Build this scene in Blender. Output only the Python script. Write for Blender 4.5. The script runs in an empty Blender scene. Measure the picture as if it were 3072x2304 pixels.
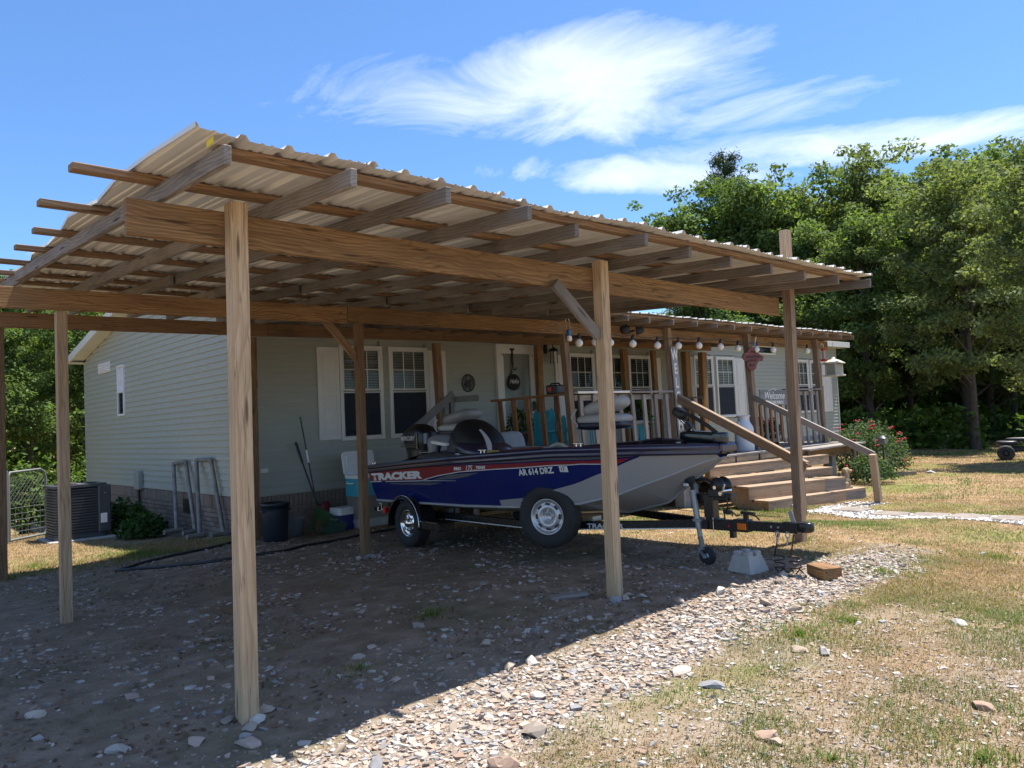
import bpy, bmesh, math, random
import numpy as np
from mathutils import Matrix, Vector
rad = math.radians
random.seed(7); RNG = np.random.default_rng(11)
S = bpy.context.scene
COL = S.collection
# ---------------------------------------------------------------- camera
CAM_H = 1.52
yaw, pit, rol = rad(47.648), rad(2.731), rad(-2.670)
_r = Vector((math.sin(yaw), -math.cos(yaw), 0)); _f = Vector((math.cos(yaw), math.sin(yaw), 0)); _u = Vector((0, 0, 1))
_f2 = _f*math.cos(pit) + _u*math.sin(pit); _u2 = -_f*math.sin(pit) + _u*math.cos(pit)
_r3 = _r*math.cos(rol) + _u2*math.sin(rol); _u3 = -_r*math.sin(rol) + _u2*math.cos(rol)
cd = bpy.data.cameras.new('camera'); cam = bpy.data.objects.new('camera', cd); COL.objects.link(cam)
cam.matrix_world = Matrix(((_r3.x, _u3.x, -_f2.x, 0), (_r3.y, _u3.y, -_f2.y, 0), (_r3.z, _u3.z, -_f2.z, CAM_H), (0, 0, 0, 1)))
cd.sensor_fit = 'HORIZONTAL'; cd.sensor_width = 36.0; cd.lens = 2311.08/3072*36; cd.clip_start = 0.05; cd.clip_end = 2000
S.camera = cam
# ---------------------------------------------------------------- sky, sun, exposure
SUN = Vector((0.33, -0.07, 1.0)).normalized()
SUN_EL = math.asin(SUN.z); SUN_ROT = math.atan2(SUN.x, SUN.y)
w = bpy.data.worlds.new('World'); S.world = w; w.use_nodes = True
wt = w.node_tree; wt.nodes.clear()
def wn(t, **k):
    n = wt.nodes.new(t)
    for a, b in k.items(): setattr(n, a, b)
    return n
def wl(a, b): wt.links.new(a, b)
sky = wn('ShaderNodeTexSky', sky_type='NISHITA'); sky.sun_disc = False
sky.sun_elevation = SUN_EL; sky.sun_rotation = SUN_ROT; sky.altitude = 150; sky.air_density = 1.0; sky.dust_density = 0.35; sky.ozone_density = 2.0
SKY_STRENGTH = 0.056
tc = wn('ShaderNodeTexCoord'); sx = wn('ShaderNodeSeparateXYZ'); wl(tc.outputs['Generated'], sx.inputs[0])
def wm(op, a, b=None, c=None, clamp=False):
    n = wn('ShaderNodeMath', operation=op); n.use_clamp = clamp
    for i, v in enumerate((a, b, c)):
        if v is None: continue
        if isinstance(v, (int, float)): n.inputs[i].default_value = v
        else: wl(v, n.inputs[i])
    return n.outputs[0]
zz = wm('ADD', wm('MAXIMUM', sx.outputs[2], 0.0), 0.10)
px = wm('DIVIDE', sx.outputs[0], zz); py = wm('DIVIDE', sx.outputs[1], zz)
# cirrus layer: the thin cloud sheet is seen in perspective, streaked along one wind direction
cx = wn('ShaderNodeCombineXYZ'); wl(px, cx.inputs[0]); wl(py, cx.inputs[1])
rotm = wn('ShaderNodeMapping'); rotm.inputs['Rotation'].default_value = (0, 0, rad(38)); rotm.inputs['Scale'].default_value = (1.0, 0.72, 1.0); wl(cx.outputs[0], rotm.inputs[0])
n1 = wn('ShaderNodeTexNoise'); n1.inputs['Scale'].default_value = 2.3; n1.inputs['Detail'].default_value = 10; n1.inputs['Roughness'].default_value = 0.64; n1.inputs['Distortion'].default_value = 0.9; wl(rotm.outputs[0], n1.inputs['Vector'])
n2 = wn('ShaderNodeTexNoise'); n2.inputs['Scale'].default_value = 0.55; n2.inputs['Detail'].default_value = 3; n2.inputs['Distortion'].default_value = 0.4; wl(cx.outputs[0], n2.inputs['Vector'])
def blob(x0, y0, rx, ry, ang):
    dx = wm('SUBTRACT', px, x0); dy = wm('SUBTRACT', py, y0); c, s = math.cos(ang), math.sin(ang)
    u = wm('ADD', wm('MULTIPLY', dx, c/rx), wm('MULTIPLY', dy, s/rx)); v = wm('ADD', wm('MULTIPLY', dx, -s/ry), wm('MULTIPLY', dy, c/ry))
    r2 = wm('ADD', wm('MULTIPLY', u, u), wm('MULTIPLY', v, v))
    return wm('SUBTRACT', 1.0, r2)
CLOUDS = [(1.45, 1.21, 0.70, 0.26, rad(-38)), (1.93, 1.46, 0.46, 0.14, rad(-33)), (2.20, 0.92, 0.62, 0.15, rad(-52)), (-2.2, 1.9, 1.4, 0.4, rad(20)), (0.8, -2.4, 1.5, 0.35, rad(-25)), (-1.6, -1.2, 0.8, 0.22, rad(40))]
base = wm('SUBTRACT', wm('MULTIPLY', wm('SUBTRACT', n2.outputs[0], 0.53), 4.0), wm('MULTIPLY', wm('MAXIMUM', blob(1.3, 1.6, 1.9, 1.25, rad(-35)), 0.0), 9.0))  # cirrus added outside the view for fill light, kept off the clear sky ahead
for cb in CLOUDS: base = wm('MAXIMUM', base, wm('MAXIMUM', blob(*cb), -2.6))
m = wm('ADD', wm('MULTIPLY', base, 0.42), wm('MULTIPLY', wm('SUBTRACT', n1.outputs[0], 0.5), 1.75))
m = wm('MULTIPLY', wm('SMOOTH_MIN', wm('MAXIMUM', wm('MULTIPLY', wm('ADD', m, 0.03), 1.25), 0.0), 0.66, 0.4), 1.0, clamp=True)
tint = wn('ShaderNodeMixRGB', blend_type='MULTIPLY'); tint.inputs[0].default_value = 1.0; wl(sky.outputs[0], tint.inputs[1]); tint.inputs[2].default_value = (0.68, 0.93, 1.20, 1)
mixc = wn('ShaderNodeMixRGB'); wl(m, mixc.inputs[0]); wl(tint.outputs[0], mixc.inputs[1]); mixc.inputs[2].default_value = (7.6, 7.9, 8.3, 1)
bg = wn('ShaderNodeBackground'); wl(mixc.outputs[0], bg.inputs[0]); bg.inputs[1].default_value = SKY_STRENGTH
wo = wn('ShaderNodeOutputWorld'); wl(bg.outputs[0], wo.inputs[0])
sl = bpy.data.lights.new('sun', 'SUN'); sl.energy = 3.1; sl.angle = rad(0.53); sl.color = (1.0, 0.95, 0.87)
so = bpy.data.objects.new('sun', sl); COL.objects.link(so); so.rotation_euler = SUN.to_track_quat('Z', 'Y').to_euler(); so.location = (10, 0, 40)
S.view_settings.view_transform = 'Standard'; S.view_settings.look = 'None'; S.view_settings.exposure = 1.72; S.view_settings.gamma = 1.0
S.render.engine = 'CYCLES'
S.cycles.max_bounces = 6; S.cycles.diffuse_bounces = 4; S.cycles.glossy_bounces = 2; S.cycles.transmission_bounces = 2; S.cycles.transparent_max_bounces = 5
# ---------------------------------------------------------------- helpers
def V(*a): return Vector(a if len(a) > 1 else a[0])
WM = {}
CUR = [Matrix.Identity(4)]      # frame in which parts are being modelled
def wmat(o): return WM.get(o.name, Matrix.Identity(4))
def put(o, M, parent=None):
    """link o with world matrix M, parented (if asked) so that M is kept"""
    WM[o.name] = M.copy()
    if parent is not None:
        o.parent = parent; o.matrix_parent_inverse = Matrix.Identity(4); o.matrix_basis = wmat(parent).inverted() @ M
    else: o.matrix_basis = M
    if not o.users_collection: COL.objects.link(o)
    return o
def tag(o, label=None, cat=None, group=None, kind=None):
    if label: o['label'] = label
    if cat: o['category'] = cat
    if group: o['group'] = group
    if kind: o['kind'] = kind
    return o
def thing(name, loc, label, cat, group=None, rz=0.0):
    o = bpy.data.objects.new(name, None); o.empty_display_size = 0.2
    put(o, Matrix.Translation(V(loc)) @ Matrix.Rotation(rz, 4, 'Z'))
    return tag(o, label, cat, group)
def link_mesh(name, me, mat, parent=None, M=None):
    o = bpy.data.objects.new(name, me)
    if mat is not None and len(me.materials) == 0:
        for mm in (mat if isinstance(mat, (list, tuple)) else [mat]): me.materials.append(mm)
    return put(o, M if M is not None else CUR[0], parent)
def frame(d, up=None):
    x = V(d).normalized(); up = V(up) if up is not None else (V(0, 0, 1) if abs(x.z) < 0.9 else V(0, 1, 0))
    y = up.cross(x); y.normalize(); z = x.cross(y)
    return Matrix(((x.x, y.x, z.x), (x.y, y.y, z.y), (x.z, y.z, z.z)))
class MB:
    def __init__(s): s.v = []; s.f = []; s.sm = []; s.mi = []
    def add(s, vs, fs, smooth=False, mi=0):
        n = len(s.v); s.v += [tuple(p) for p in vs]
        for f in fs: s.f.append(tuple(i+n for i in f)); s.sm.append(smooth); s.mi.append(mi)
        return s
    def box(s, c, size, bev=0.0, R=None, mi=0):
        hx, hy, hz = size[0]/2, size[1]/2, size[2]/2; c = V(c)
        b = min(bev, hx*0.9, hy*0.9, hz*0.9); vs = []; fs = []
        if b <= 0:
            for i in range(8): vs.append(V((hx if i & 1 else -hx), (hy if i & 2 else -hy), (hz if i & 4 else -hz)))
            fs = [(0,4,6,2),(1,3,7,5),(0,1,5,4),(2,6,7,3),(0,2,3,1),(4,5,7,6)]
        else:
            idx = {}
            for i in range(8):
                sg = ((1 if i & 1 else -1), (1 if i & 2 else -1), (1 if i & 4 else -1))
                for a in range(3):
                    h = [hx, hy, hz]; p = [sg[k]*(h[k] if k == a else h[k]-b) for k in range(3)]
                    idx[i, a] = len(vs); vs.append(V(p))
            def fc(l, n):
                q = [vs[i] for i in l]; nn = (q[1]-q[0]).cross(q[2]-q[0])
                fs.append(tuple(l) if nn.dot(V(n)) > 0 else tuple(reversed(l)))
            for a in range(3):
                u, w_ = [(1, 2), (0, 2), (0, 1)][a]
                for sgn in (0, 1):
                    cs = [(sgn << a) | (i << u) | (j << w_) for i, j in ((0,0),(1,0),(1,1),(0,1))]
                    n = [0, 0, 0]; n[a] = 1 if sgn else -1; fc([idx[q, a] for q in cs], n)
                for i in (0, 1):
                    for j in (0, 1):
                        q0 = (i << u) | (j << w_); q1 = q0 | (1 << a); n = [0, 0, 0]; n[u] = 1 if i else -1; n[w_] = 1 if j else -1
                        fc([idx[q0, u], idx[q1, u], idx[q1, w_], idx[q0, w_]], n)
            for i in range(8): fc([idx[i, 0], idx[i, 1], idx[i, 2]], ((1 if i & 1 else -1), (1 if i & 2 else -1), (1 if i & 4 else -1)))
        if R is not None: vs = [R @ p for p in vs]
        return s.add([p+c for p in vs], fs, False, mi)
    def bar(s, p0, p1, w_, h, bev=0.0, up=None, mi=0):
        p0, p1 = V(p0), V(p1); return s.box((p0+p1)/2, ((p1-p0).length, w_, h), bev, frame(p1-p0, up), mi)
    def tube(s, pts, r, n=8, caps=True, smooth=True, mi=0, closed=False):
        pts = [V(p) for p in pts]; rs = r if isinstance(r, (list, tuple)) else [r]*len(pts); vs = []; fs = []
        up = None; m_ = len(pts)
        for i, p in enumerate(pts):
            a = pts[i-1] if (i > 0 or closed) else pts[0]; b = pts[(i+1) % m_] if (i < m_-1 or closed) else pts[-1]
            d = (b-a).normalized()
            if up is None: up = V(0, 0, 1) if abs(d.z) < 0.9 else V(1, 0, 0)
            x = up - d*up.dot(d); x.normalize(); y = d.cross(x); up = x
            for k in range(n):
                t = 2*math.pi*k/n; vs.append(p + (x*math.cos(t)+y*math.sin(t))*rs[i])
        for i in range(m_ if closed else m_-1):
            for k in range(n):
                a = i*n+k; b = i*n+(k+1) % n; j = ((i+1) % m_)*n
                fs.append((a, b, j+(k+1) % n, j+k))
        s.add(vs, fs, smooth, mi)
        if caps and not closed: s.add([vs[k] for k in range(n)], [tuple(reversed(range(n)))], False, mi); s.add(vs[-n:], [tuple(range(n))], False, mi)
        return s
    def cyl(s, p0, p1, r0, r1=None, n=16, smooth=True, mi=0): return s.tube([p0, p1], [r0, r0 if r1 is None else r1], n, True, smooth, mi)
    def lathe(s, prof, n=24, M=None, mi=0, smooth=True, ang=2*math.pi):
        """profile of (r, z) round local z"""
        vs = []; fs = []; full = ang > 6.28; k = n if full else n+1
        for r, z in prof:
            for i in range(k): t = ang*i/n; vs.append(V(r*math.cos(t), r*math.sin(t), z))
        for j in range(len(prof)-1):
            for i in range(n):
                i2 = (i+1) % k; fs.append((j*k+i, j*k+i2, (j+1)*k+i2, (j+1)*k+i))
        if M is not None: vs = [M @ p for p in vs]
        return s.add(vs, fs, smooth, mi)
    def ball(s, c, r, n=12, mi=0, R=None):
        r = r if isinstance(r, (tuple, list)) else (r, r, r)
        M = Matrix.Translation(V(c)) @ (R.to_4x4() if R is not None else Matrix.Identity(4)) @ Matrix.Diagonal((r[0], r[1], r[2], 1))
        pr = [(max(1e-4, math.sin(math.pi*i/n)), -math.cos(math.pi*i/n)) for i in range(n+1)]
        return s.lathe(pr, n+4, M, mi)
    def prism(s, poly, thick, M=None, mi=0):
        """2d polygon (x, y) extruded along z from 0 to thick"""
        n = len(poly); vs = [V(x, y, 0) for x, y in poly]+[V(x, y, thick) for x, y in poly]
        ar = sum(poly[i][0]*poly[(i+1) % n][1]-poly[(i+1) % n][0]*poly[i][1] for i in range(n))
        o = list(range(n)) if ar > 0 else list(reversed(range(n)))
        fs = [tuple(reversed(o)), tuple(i+n for i in o)]
        for k in range(n): a, b = o[k], o[(k+1) % n]; fs.append((a, b, b+n, a+n))
        if M is not None: vs = [M @ p for p in vs]
        return s.add(vs, fs, False, mi)
    def grid(s, P, smooth=True, mi=0, flip=False):
        r, c = len(P), len(P[0]); vs = [p for row in P for p in row]; fs = []
        for i in range(r-1):
            for j in range(c-1):
                q = (i*c+j, i*c+j+1, (i+1)*c+j+1, (i+1)*c+j); fs.append(tuple(reversed(q)) if flip else q)
        return s.add(vs, fs, smooth, mi)
    def mesh(s, name):
        me = bpy.data.meshes.new(name); me.from_pydata(s.v, [], s.f)
        me.polygons.foreach_set('use_smooth', s.sm); me.polygons.foreach_set('material_index', s.mi); me.update(); return me
    def build(s, name, mat, parent=None, M=None): return link_mesh(name, s.mesh(name), mat, parent, M)
def board(name, p0, p1, w_, h, mat, parent=None, up=None, bev=0.003, T=None):
    """a timber with its grain along local x, sitting centred on the line p0-p1 (in T's frame)"""
    p0, p1 = V(p0), V(p1); M = Matrix.Translation((p0+p1)/2) @ frame(p1-p0, up).to_4x4()
    if T is not None: M = T @ M
    return MB().box((0, 0, 0), ((p1-p0).length, w_, h), bev).build(name, mat, parent, M)
def text_mesh(txt, size, font=None, shear=0.0, bold=0.0, extrude=0.0, sx=1.0, align='LEFT'):
    c = bpy.data.curves.new('t', 'FONT'); c.body = txt; c.size = size; c.shear = shear; c.offset = bold; c.extrude = extrude; c.align_x = align; c.resolution_u = 3
    o = bpy.data.objects.new('t', c); COL.objects.link(o); me = bpy.data.meshes.new_from_object(o)
    bpy.data.objects.remove(o); bpy.data.curves.remove(c); me.materials.clear()
    if sx != 1.0: me.transform(Matrix.Diagonal((sx, 1, 1, 1)))
    return me
def np_mesh(name, verts, faces, nv, mat, col=None, smooth=False):
    """verts (n,3), faces (m,k) of equal size; optional per-vertex colours"""
    me = bpy.data.meshes.new(name); verts = np.ascontiguousarray(verts, dtype=np.float32); faces = np.ascontiguousarray(faces, dtype=np.int32)
    me.vertices.add(len(verts)); me.vertices.foreach_set('co', verts.ravel())
    me.loops.add(faces.size); me.loops.foreach_set('vertex_index', faces.ravel())
    me.polygons.add(len(faces)); me.polygons.foreach_set('loop_start', np.arange(0, faces.size, nv, dtype=np.int32)); me.polygons.foreach_set('loop_total', np.full(len(faces), nv, dtype=np.int32))
    me.polygons.foreach_set('use_smooth', np.full(len(faces), bool(smooth)))
    me.update(calc_edges=True)
    if col is not None:
        ca = me.color_attributes.new('col', 'FLOAT_COLOR', 'POINT'); c4 = np.ones((len(verts), 4), dtype=np.float32); c4[:, :3] = col; ca.data.foreach_set('color', c4.ravel())
    me.materials.append(mat); return me
# ---------------------------------------------------------------- materials
class NT:
    def __init__(s, name):
        s.m = bpy.data.materials.new(name); s.m.use_nodes = True; s.t = s.m.node_tree; s.p = s.t.nodes['Principled BSDF']; s.out = s.t.nodes['Material Output']
    def n(s, t, **k):
        n = s.t.nodes.new(t)
        for a, b in k.items():
            if hasattr(n, a): setattr(n, a, b)
            else: n.inputs[a.replace('_', ' ')].default_value = b
        return n
    def l(s, a, b): s.t.links.new(a, b)
    def math(s, op, a, b=None, clamp=False):
        n = s.t.nodes.new('ShaderNodeMath'); n.operation = op; n.use_clamp = clamp
        for i, v in enumerate((a, b)):
            if v is None: continue
            if isinstance(v, (int, float)): n.inputs[i].default_value = v
            else: s.l(v, n.inputs[i])
        return n.outputs[0]
    def mix(s, f, a, b, mode='MIX'):
        n = s.t.nodes.new('ShaderNodeMixRGB'); n.blend_type = mode
        for i, v in zip((0, 1, 2), (f, a, b)):
            if isinstance(v, (int, float)): n.inputs[i].default_value = v
            elif isinstance(v, (tuple, list)): n.inputs[i].default_value = (*v[:3], 1)
            else: s.l(v, n.inputs[i])
        return n.outputs[0]
    def ramp(s, f, stops):
        n = s.t.nodes.new('ShaderNodeValToRGB'); e = n.color_ramp.elements
        while len(e) < len(stops): e.new(0.5)
        for i, (p, c) in enumerate(stops): e[i].position = p; e[i].color = (*c, 1) if isinstance(c, (tuple, list)) else (c, c, c, 1)
        s.l(f, n.inputs[0]); return n.outputs[0]
    def noise(s, vec, scale, detail=4, rough=0.55, dist=0.0):
        n = s.n('ShaderNodeTexNoise'); n.inputs['Scale'].default_value = scale; n.inputs['Detail'].default_value = detail; n.inputs['Roughness'].default_value = rough; n.inputs['Distortion'].default_value = dist
        if vec is not None: s.l(vec, n.inputs['Vector'])
        return n.outputs[0]
    def mapping(s, vec, scale=(1, 1, 1), loc=(0, 0, 0), rot=(0, 0, 0)):
        n = s.n('ShaderNodeMapping'); n.inputs['Scale'].default_value = scale; n.inputs['Location'].default_value = loc; n.inputs['Rotation'].default_value = rot
        s.l(vec, n.inputs['Vector']); return n.outputs[0]
    def obj(s):
        """object coordinates shifted by the object's own random number"""
        c = s.n('ShaderNodeTexCoord'); i = s.n('ShaderNodeObjectInfo'); cb = s.n('ShaderNodeCombineXYZ')
        s.l(s.math('MULTIPLY', i.outputs['Random'], 37.0), cb.inputs[0]); s.l(s.math('MULTIPLY', i.outputs['Random'], 3.1), cb.inputs[1]); s.l(s.math('MULTIPLY', i.outputs['Random'], 7.7), cb.inputs[2])
        a = s.n('ShaderNodeVectorMath', operation='ADD'); s.l(c.outputs['Object'], a.inputs[0]); s.l(cb.outputs[0], a.inputs[1])
        s.rand = i.outputs['Random']; s.oc = c.outputs['Object']; return a.outputs[0]
    def bump(s, h, st=0.3, dist=0.01):
        n = s.n('ShaderNodeBump'); n.inputs['Strength'].default_value = st; n.inputs['Distance'].default_value = dist; s.l(h, n.inputs['Height']); s.l(n.outputs[0], s.p.inputs['Normal'])
    def set(s, **k):
        for a, v in k.items():
            i = s.p.inputs[a.replace('_', ' ')]
            if hasattr(v, 'is_linked') or not isinstance(v, (int, float, tuple, list)): s.l(v, i)
            else: i.default_value = (*v, 1) if isinstance(v, (tuple, list)) and len(v) == 3 else v
        return s
def plain(name, col, rough=0.5, metal=0.0, var=0.12, scale=6.0, bump=0.0, spec=0.5, dirt=None):
    """one colour with blotchy wear so that nothing is perfectly even"""
    t = NT(name); v = t.obj(); nz = t.noise(v, scale, 5, 0.6); n2_ = t.noise(v, scale*7, 4, 0.6)
    c = t.mix(t.ramp(nz, [(0.3, 0.0), (0.7, 1.0)]), tuple(x*(1-var) for x in col), tuple(min(1, x*(1+var)) for x in col))
    if dirt: c = t.mix(t.ramp(t.noise(v, scale*0.6, 6, 0.7), [(0.5, 0.0), (0.75, dirt[1])]), c, dirt[0])
    t.set(Base_Color=c, Roughness=t.math('ADD', t.math('MULTIPLY', n2_, 0.2), rough-0.1, True), Metallic=metal, Specular_IOR_Level=spec)
    if bump: t.bump(n2_, bump, 0.004)
    return t.m
def wood(name, light, dark, grey=None, greyamt=0.5, rings=1.0, knots=True, rough=0.75, warp=0.10, con=1.0):
    t = NT(name); v = t.obj(); st = t.mapping(v, (0.30, 1, 1))
    wn_ = t.noise(t.mapping(v, (0.8, 2.2, 2.2)), 1.5, 3, 0.5)
    vm = t.n('ShaderNodeVectorMath', operation='ADD'); t.l(st, vm.inputs[0])
    cb = t.n('ShaderNodeCombineXYZ'); ww = t.math('MULTIPLY', wn_, warp); t.l(ww, cb.inputs[1]); t.l(ww, cb.inputs[2]); t.l(cb.outputs[0], vm.inputs[1])
    wv = t.n('ShaderNodeTexWave', wave_type='RINGS', rings_direction='X', wave_profile='SAW'); wv.inputs['Scale'].default_value = 17*rings; wv.inputs['Distortion'].default_value = 0.8; wv.inputs['Detail'].default_value = 2; wv.inputs['Detail Scale'].default_value = 1.5; t.l(vm.outputs[0], wv.inputs['Vector'])
    ring = t.ramp(wv.outputs['Fac'], [(0.0, 0.0), (0.5, 0.10), (0.88, 1.0), (1.0, 0.2)])
    fine = t.noise(t.mapping(v, (2.2, 90, 90)), 1.0, 4, 0.65); blot = t.noise(t.mapping(v, (0.9, 5, 5)), 1.3, 5, 0.65)
    c = t.mix(t.math('MULTIPLY', ring, 0.85*con), light, dark)
    c = t.mix(t.ramp(fine, [(0.36, 0.7*con), (0.56, 0.0)]), c, dark)
    c = t.mix(t.ramp(blot, [(0.30, 0.6*con), (0.56, 0.0)]), c, tuple(x*0.6 for x in dark))
    crack = t.math('ABSOLUTE', t.math('SUBTRACT', t.noise(t.mapping(v, (0.9, 26, 26)), 1.0, 2, 0.5), 0.5))
    c = t.mix(t.ramp(crack, [(0.0, 0.75*con), (0.008, 0.5*con), (0.015, 0.0)]), c, tuple(x*0.25 for x in dark))
    if grey: c = t.mix(t.ramp(t.noise(t.mapping(v, (0.9, 3.2, 3.2)), 1.7, 6, 0.7), [(0.52-0.35*greyamt, greyamt), (0.68, 0.05)]), c, t.mix(t.math('MULTIPLY', ring, 0.5), grey, tuple(x*0.55 for x in grey)))
    if knots:
        vo = t.n('ShaderNodeTexVoronoi'); vo.inputs['Scale'].default_value = 1.0; t.l(t.mapping(v, (1.3, 11, 11)), vo.inputs['Vector'])
        c = t.mix(t.ramp(vo.outputs['Distance'], [(0.0, 0.95), (0.07, 0.8), (0.13, 0.0)]), c, tuple(x*0.30 for x in dark))
    hv = t.n('ShaderNodeHueSaturation'); t.l(c, hv.inputs['Color']); t.l(t.math('ADD', t.math('MULTIPLY', t.rand, 0.4), 0.8), hv.inputs['Value'])
    t.set(Base_Color=hv.outputs[0], Roughness=rough, Specular_IOR_Level=0.25)
    t.bump(t.math('ADD', fine, t.math('MULTIPLY', ring, 0.5)), 0.35, 0.003); return t.m
M = {}
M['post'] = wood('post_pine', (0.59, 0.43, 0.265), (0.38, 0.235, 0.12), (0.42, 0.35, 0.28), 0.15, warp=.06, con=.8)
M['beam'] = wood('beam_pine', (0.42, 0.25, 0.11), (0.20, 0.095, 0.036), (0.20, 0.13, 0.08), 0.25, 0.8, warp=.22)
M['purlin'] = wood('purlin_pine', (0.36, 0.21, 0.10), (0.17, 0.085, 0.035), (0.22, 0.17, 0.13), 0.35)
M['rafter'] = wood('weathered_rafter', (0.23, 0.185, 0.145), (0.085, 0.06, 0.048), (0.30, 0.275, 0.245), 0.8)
M['porchwood'] = wood('porch_timber', (0.33, 0.215, 0.125), (0.16, 0.095, 0.055), (0.30, 0.26, 0.22), 0.45)
M['greywood'] = wood('grey_weathered_wood', (0.30, 0.26, 0.225), (0.15, 0.12, 0.10), (0.38, 0.36, 0.34), 0.7)
M['stepwood'] = wood('step_lumber', (0.44, 0.31, 0.195), (0.25, 0.155, 0.09), (0.36, 0.30, 0.245), 0.35)
M['redwood'] = wood('stained_baluster', (0.36, 0.185, 0.085), (0.20, 0.09, 0.04), None, 0, 1.0)
M['paintwood'] = plain('white_painted_wood', (0.72, 0.70, 0.64), 0.55, 0, 0.08, 5, 0.15)
M['greypaint'] = plain('grey_painted_wood', (0.19, 0.19, 0.185), 0.7, 0, 0.15, 5, 0.2)
def siding_mat():
    t = NT('vinyl_siding'); v = t.obj(); nz = t.noise(t.mapping(v, (0.6, 3, 8)), 2.0, 5, 0.6); gr = t.noise(t.mapping(v, (6, 120, 120)), 1.0, 3, 0.6)
    c = t.mix(t.ramp(nz, [(0.3, 0.0), (0.7, 1.0)]), (0.385, 0.40, 0.345), (0.435, 0.45, 0.395)); c = t.mix(t.math('MULTIPLY', gr, 0.18), c, (0.30, 0.31, 0.265))
    t.set(Base_Color=c, Roughness=0.42, Specular_IOR_Level=0.45); t.bump(gr, 0.12, 0.002); return t.m
M['siding'] = siding_mat()
M['trim'] = plain('white_vinyl_trim', (0.76, 0.755, 0.72), 0.42, 0, 0.05, 4)
M['shutter'] = plain('white_shutter', (0.73, 0.72, 0.68), 0.5, 0, 0.05, 4)
M['soffit'] = plain('cream_soffit', (0.70, 0.66, 0.55), 0.5, 0, 0.06, 3)
M['shingle'] = plain('asphalt_shingle', (0.10, 0.095, 0.09), 0.95, 0, 0.35, 30, 0.6)
def metal_roof():
    t = NT('painted_metal_sheet'); v = t.obj(); nz = t.noise(t.mapping(v, (3, 0.5, 3)), 2.0, 6, 0.65); st = t.noise(t.mapping(v, (18, 0.6, 18)), 1.0, 4, 0.6)
    c = t.mix(t.ramp(nz, [(0.35, 0.0), (0.7, 1.0)]), (0.68, 0.66, 0.61), (0.76, 0.74, 0.69)); c = t.mix(t.ramp(st, [(0.55, 0.0), (0.8, 0.28)]), c, (0.40, 0.33, 0.26))
    t.set(Base_Color=c, Roughness=0.38, Specular_IOR_Level=0.5, Metallic=0.15); t.bump(nz, 0.05, 0.01); return t.m
M['roofing'] = metal_roof()
def brick_mat():
    t = NT('skirting_brick'); v = t.obj(); nz = t.noise(v, 22, 5, 0.7)
    c = t.ramp(t.rand, [(0.0, (0.175, 0.125, 0.10)), (0.3, (0.23, 0.185, 0.155)), (0.6, (0.275, 0.225, 0.19)), (1.0, (0.20, 0.165, 0.145))])
    c = t.mix(t.math('MULTIPLY', t.ramp(nz, [(0.4, 0.0), (0.7, 1.0)]), 0.5), c, (0.13, 0.10, 0.085)); t.set(Base_Color=c, Roughness=0.9, Specular_IOR_Level=0.2); t.bump(nz, 0.5, 0.005); return t.m
M['brick'] = brick_mat()
M['mortar'] = plain('mortar', (0.27, 0.25, 0.225), 0.95, 0, 0.15, 20, 0.4)
def glass(name, tint=(0.02, 0.025, 0.03), clear=0.80, rough=0.03):
    t = NT(name); v = t.obj(); t.set(Base_Color=tint, Roughness=rough, Specular_IOR_Level=0.6 if rough < .1 else .15); t.bump(t.noise(v, 1.6, 2, 0.5), 0.03, 0.05)
    tr = t.n('ShaderNodeBsdfTransparent'); tr.inputs[0].default_value = (0.9, 0.93, 0.93, 1); mx = t.n('ShaderNodeMixShader'); mx.inputs[0].default_value = clear
    t.l(t.p.outputs[0], mx.inputs[1]); t.l(tr.outputs[0], mx.inputs[2]); t.l(mx.outputs[0], t.out.inputs[0]); return t.m
M['glass'] = glass('window_glass'); M['tinted'] = plain('smoked_acrylic', (.012, .012, .013), .5, 0, .1, 5, 0, .3)
M['room'] = plain('dark_room', (0.035, 0.035, 0.035), 0.9)
M['blind'] = plain('blind_slat', (0.74, 0.72, 0.67), 0.5, 0, 0.05)
M['blinddark'] = plain('blind_slat_dark', (0.22, 0.21, 0.19), 0.5, 0, 0.05)
M['screen'] = plain('insect_screen', (0.085, 0.10, 0.115), 0.6, 0, 0.1)
M['black'] = plain('black_plastic', (0.018, 0.018, 0.02), 0.4, 0, 0.2, 6)
M['blackpaint'] = plain('black_paint', (0.012, 0.012, 0.014), 0.28, 0, 0.2, 6)
M['rubber'] = plain('rubber', (0.022, 0.022, 0.023), 0.75, 0, 0.25, 9, 0.15)
M['steel'] = plain('galvanised_steel', (0.33, 0.34, 0.35), 0.45, 0.6, 0.15, 9)
M['dullsteel'] = plain('dull_steel', (0.25, 0.24, 0.22), 0.6, 0.5, 0.3, 7, 0.1, dirt=((0.12, 0.08, 0.05), 0.6))
M['chrome'] = plain('chrome', (0.80, 0.80, 0.80), 0.12, 1.0, 0.05)
M['alloy'] = plain('silver_wheel_paint', (0.55, 0.55, 0.56), 0.33, 0.55, 0.08)
M['white'] = plain('white_plastic', (0.78, 0.78, 0.76), 0.45, 0, 0.05)
M['concrete'] = plain('concrete', (0.40, 0.385, 0.36), 0.9, 0, 0.16, 9, 0.5, 0.2)
M['teal'] = plain('teal_plastic', (0.045, 0.34, 0.42), 0.45, 0, 0.08)
M['red'] = plain('red_plastic', (0.55, 0.02, 0.02), 0.3, 0, 0.08); M['amber'] = plain('amber_lens', (0.70, 0.16, 0.01), 0.25)
M['rope'] = plain('cable_black', (0.02, 0.017, 0.015), 0.5); M['wire'] = plain('coiled_cable', (0.045, 0.018, 0.012), 0.4)
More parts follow.
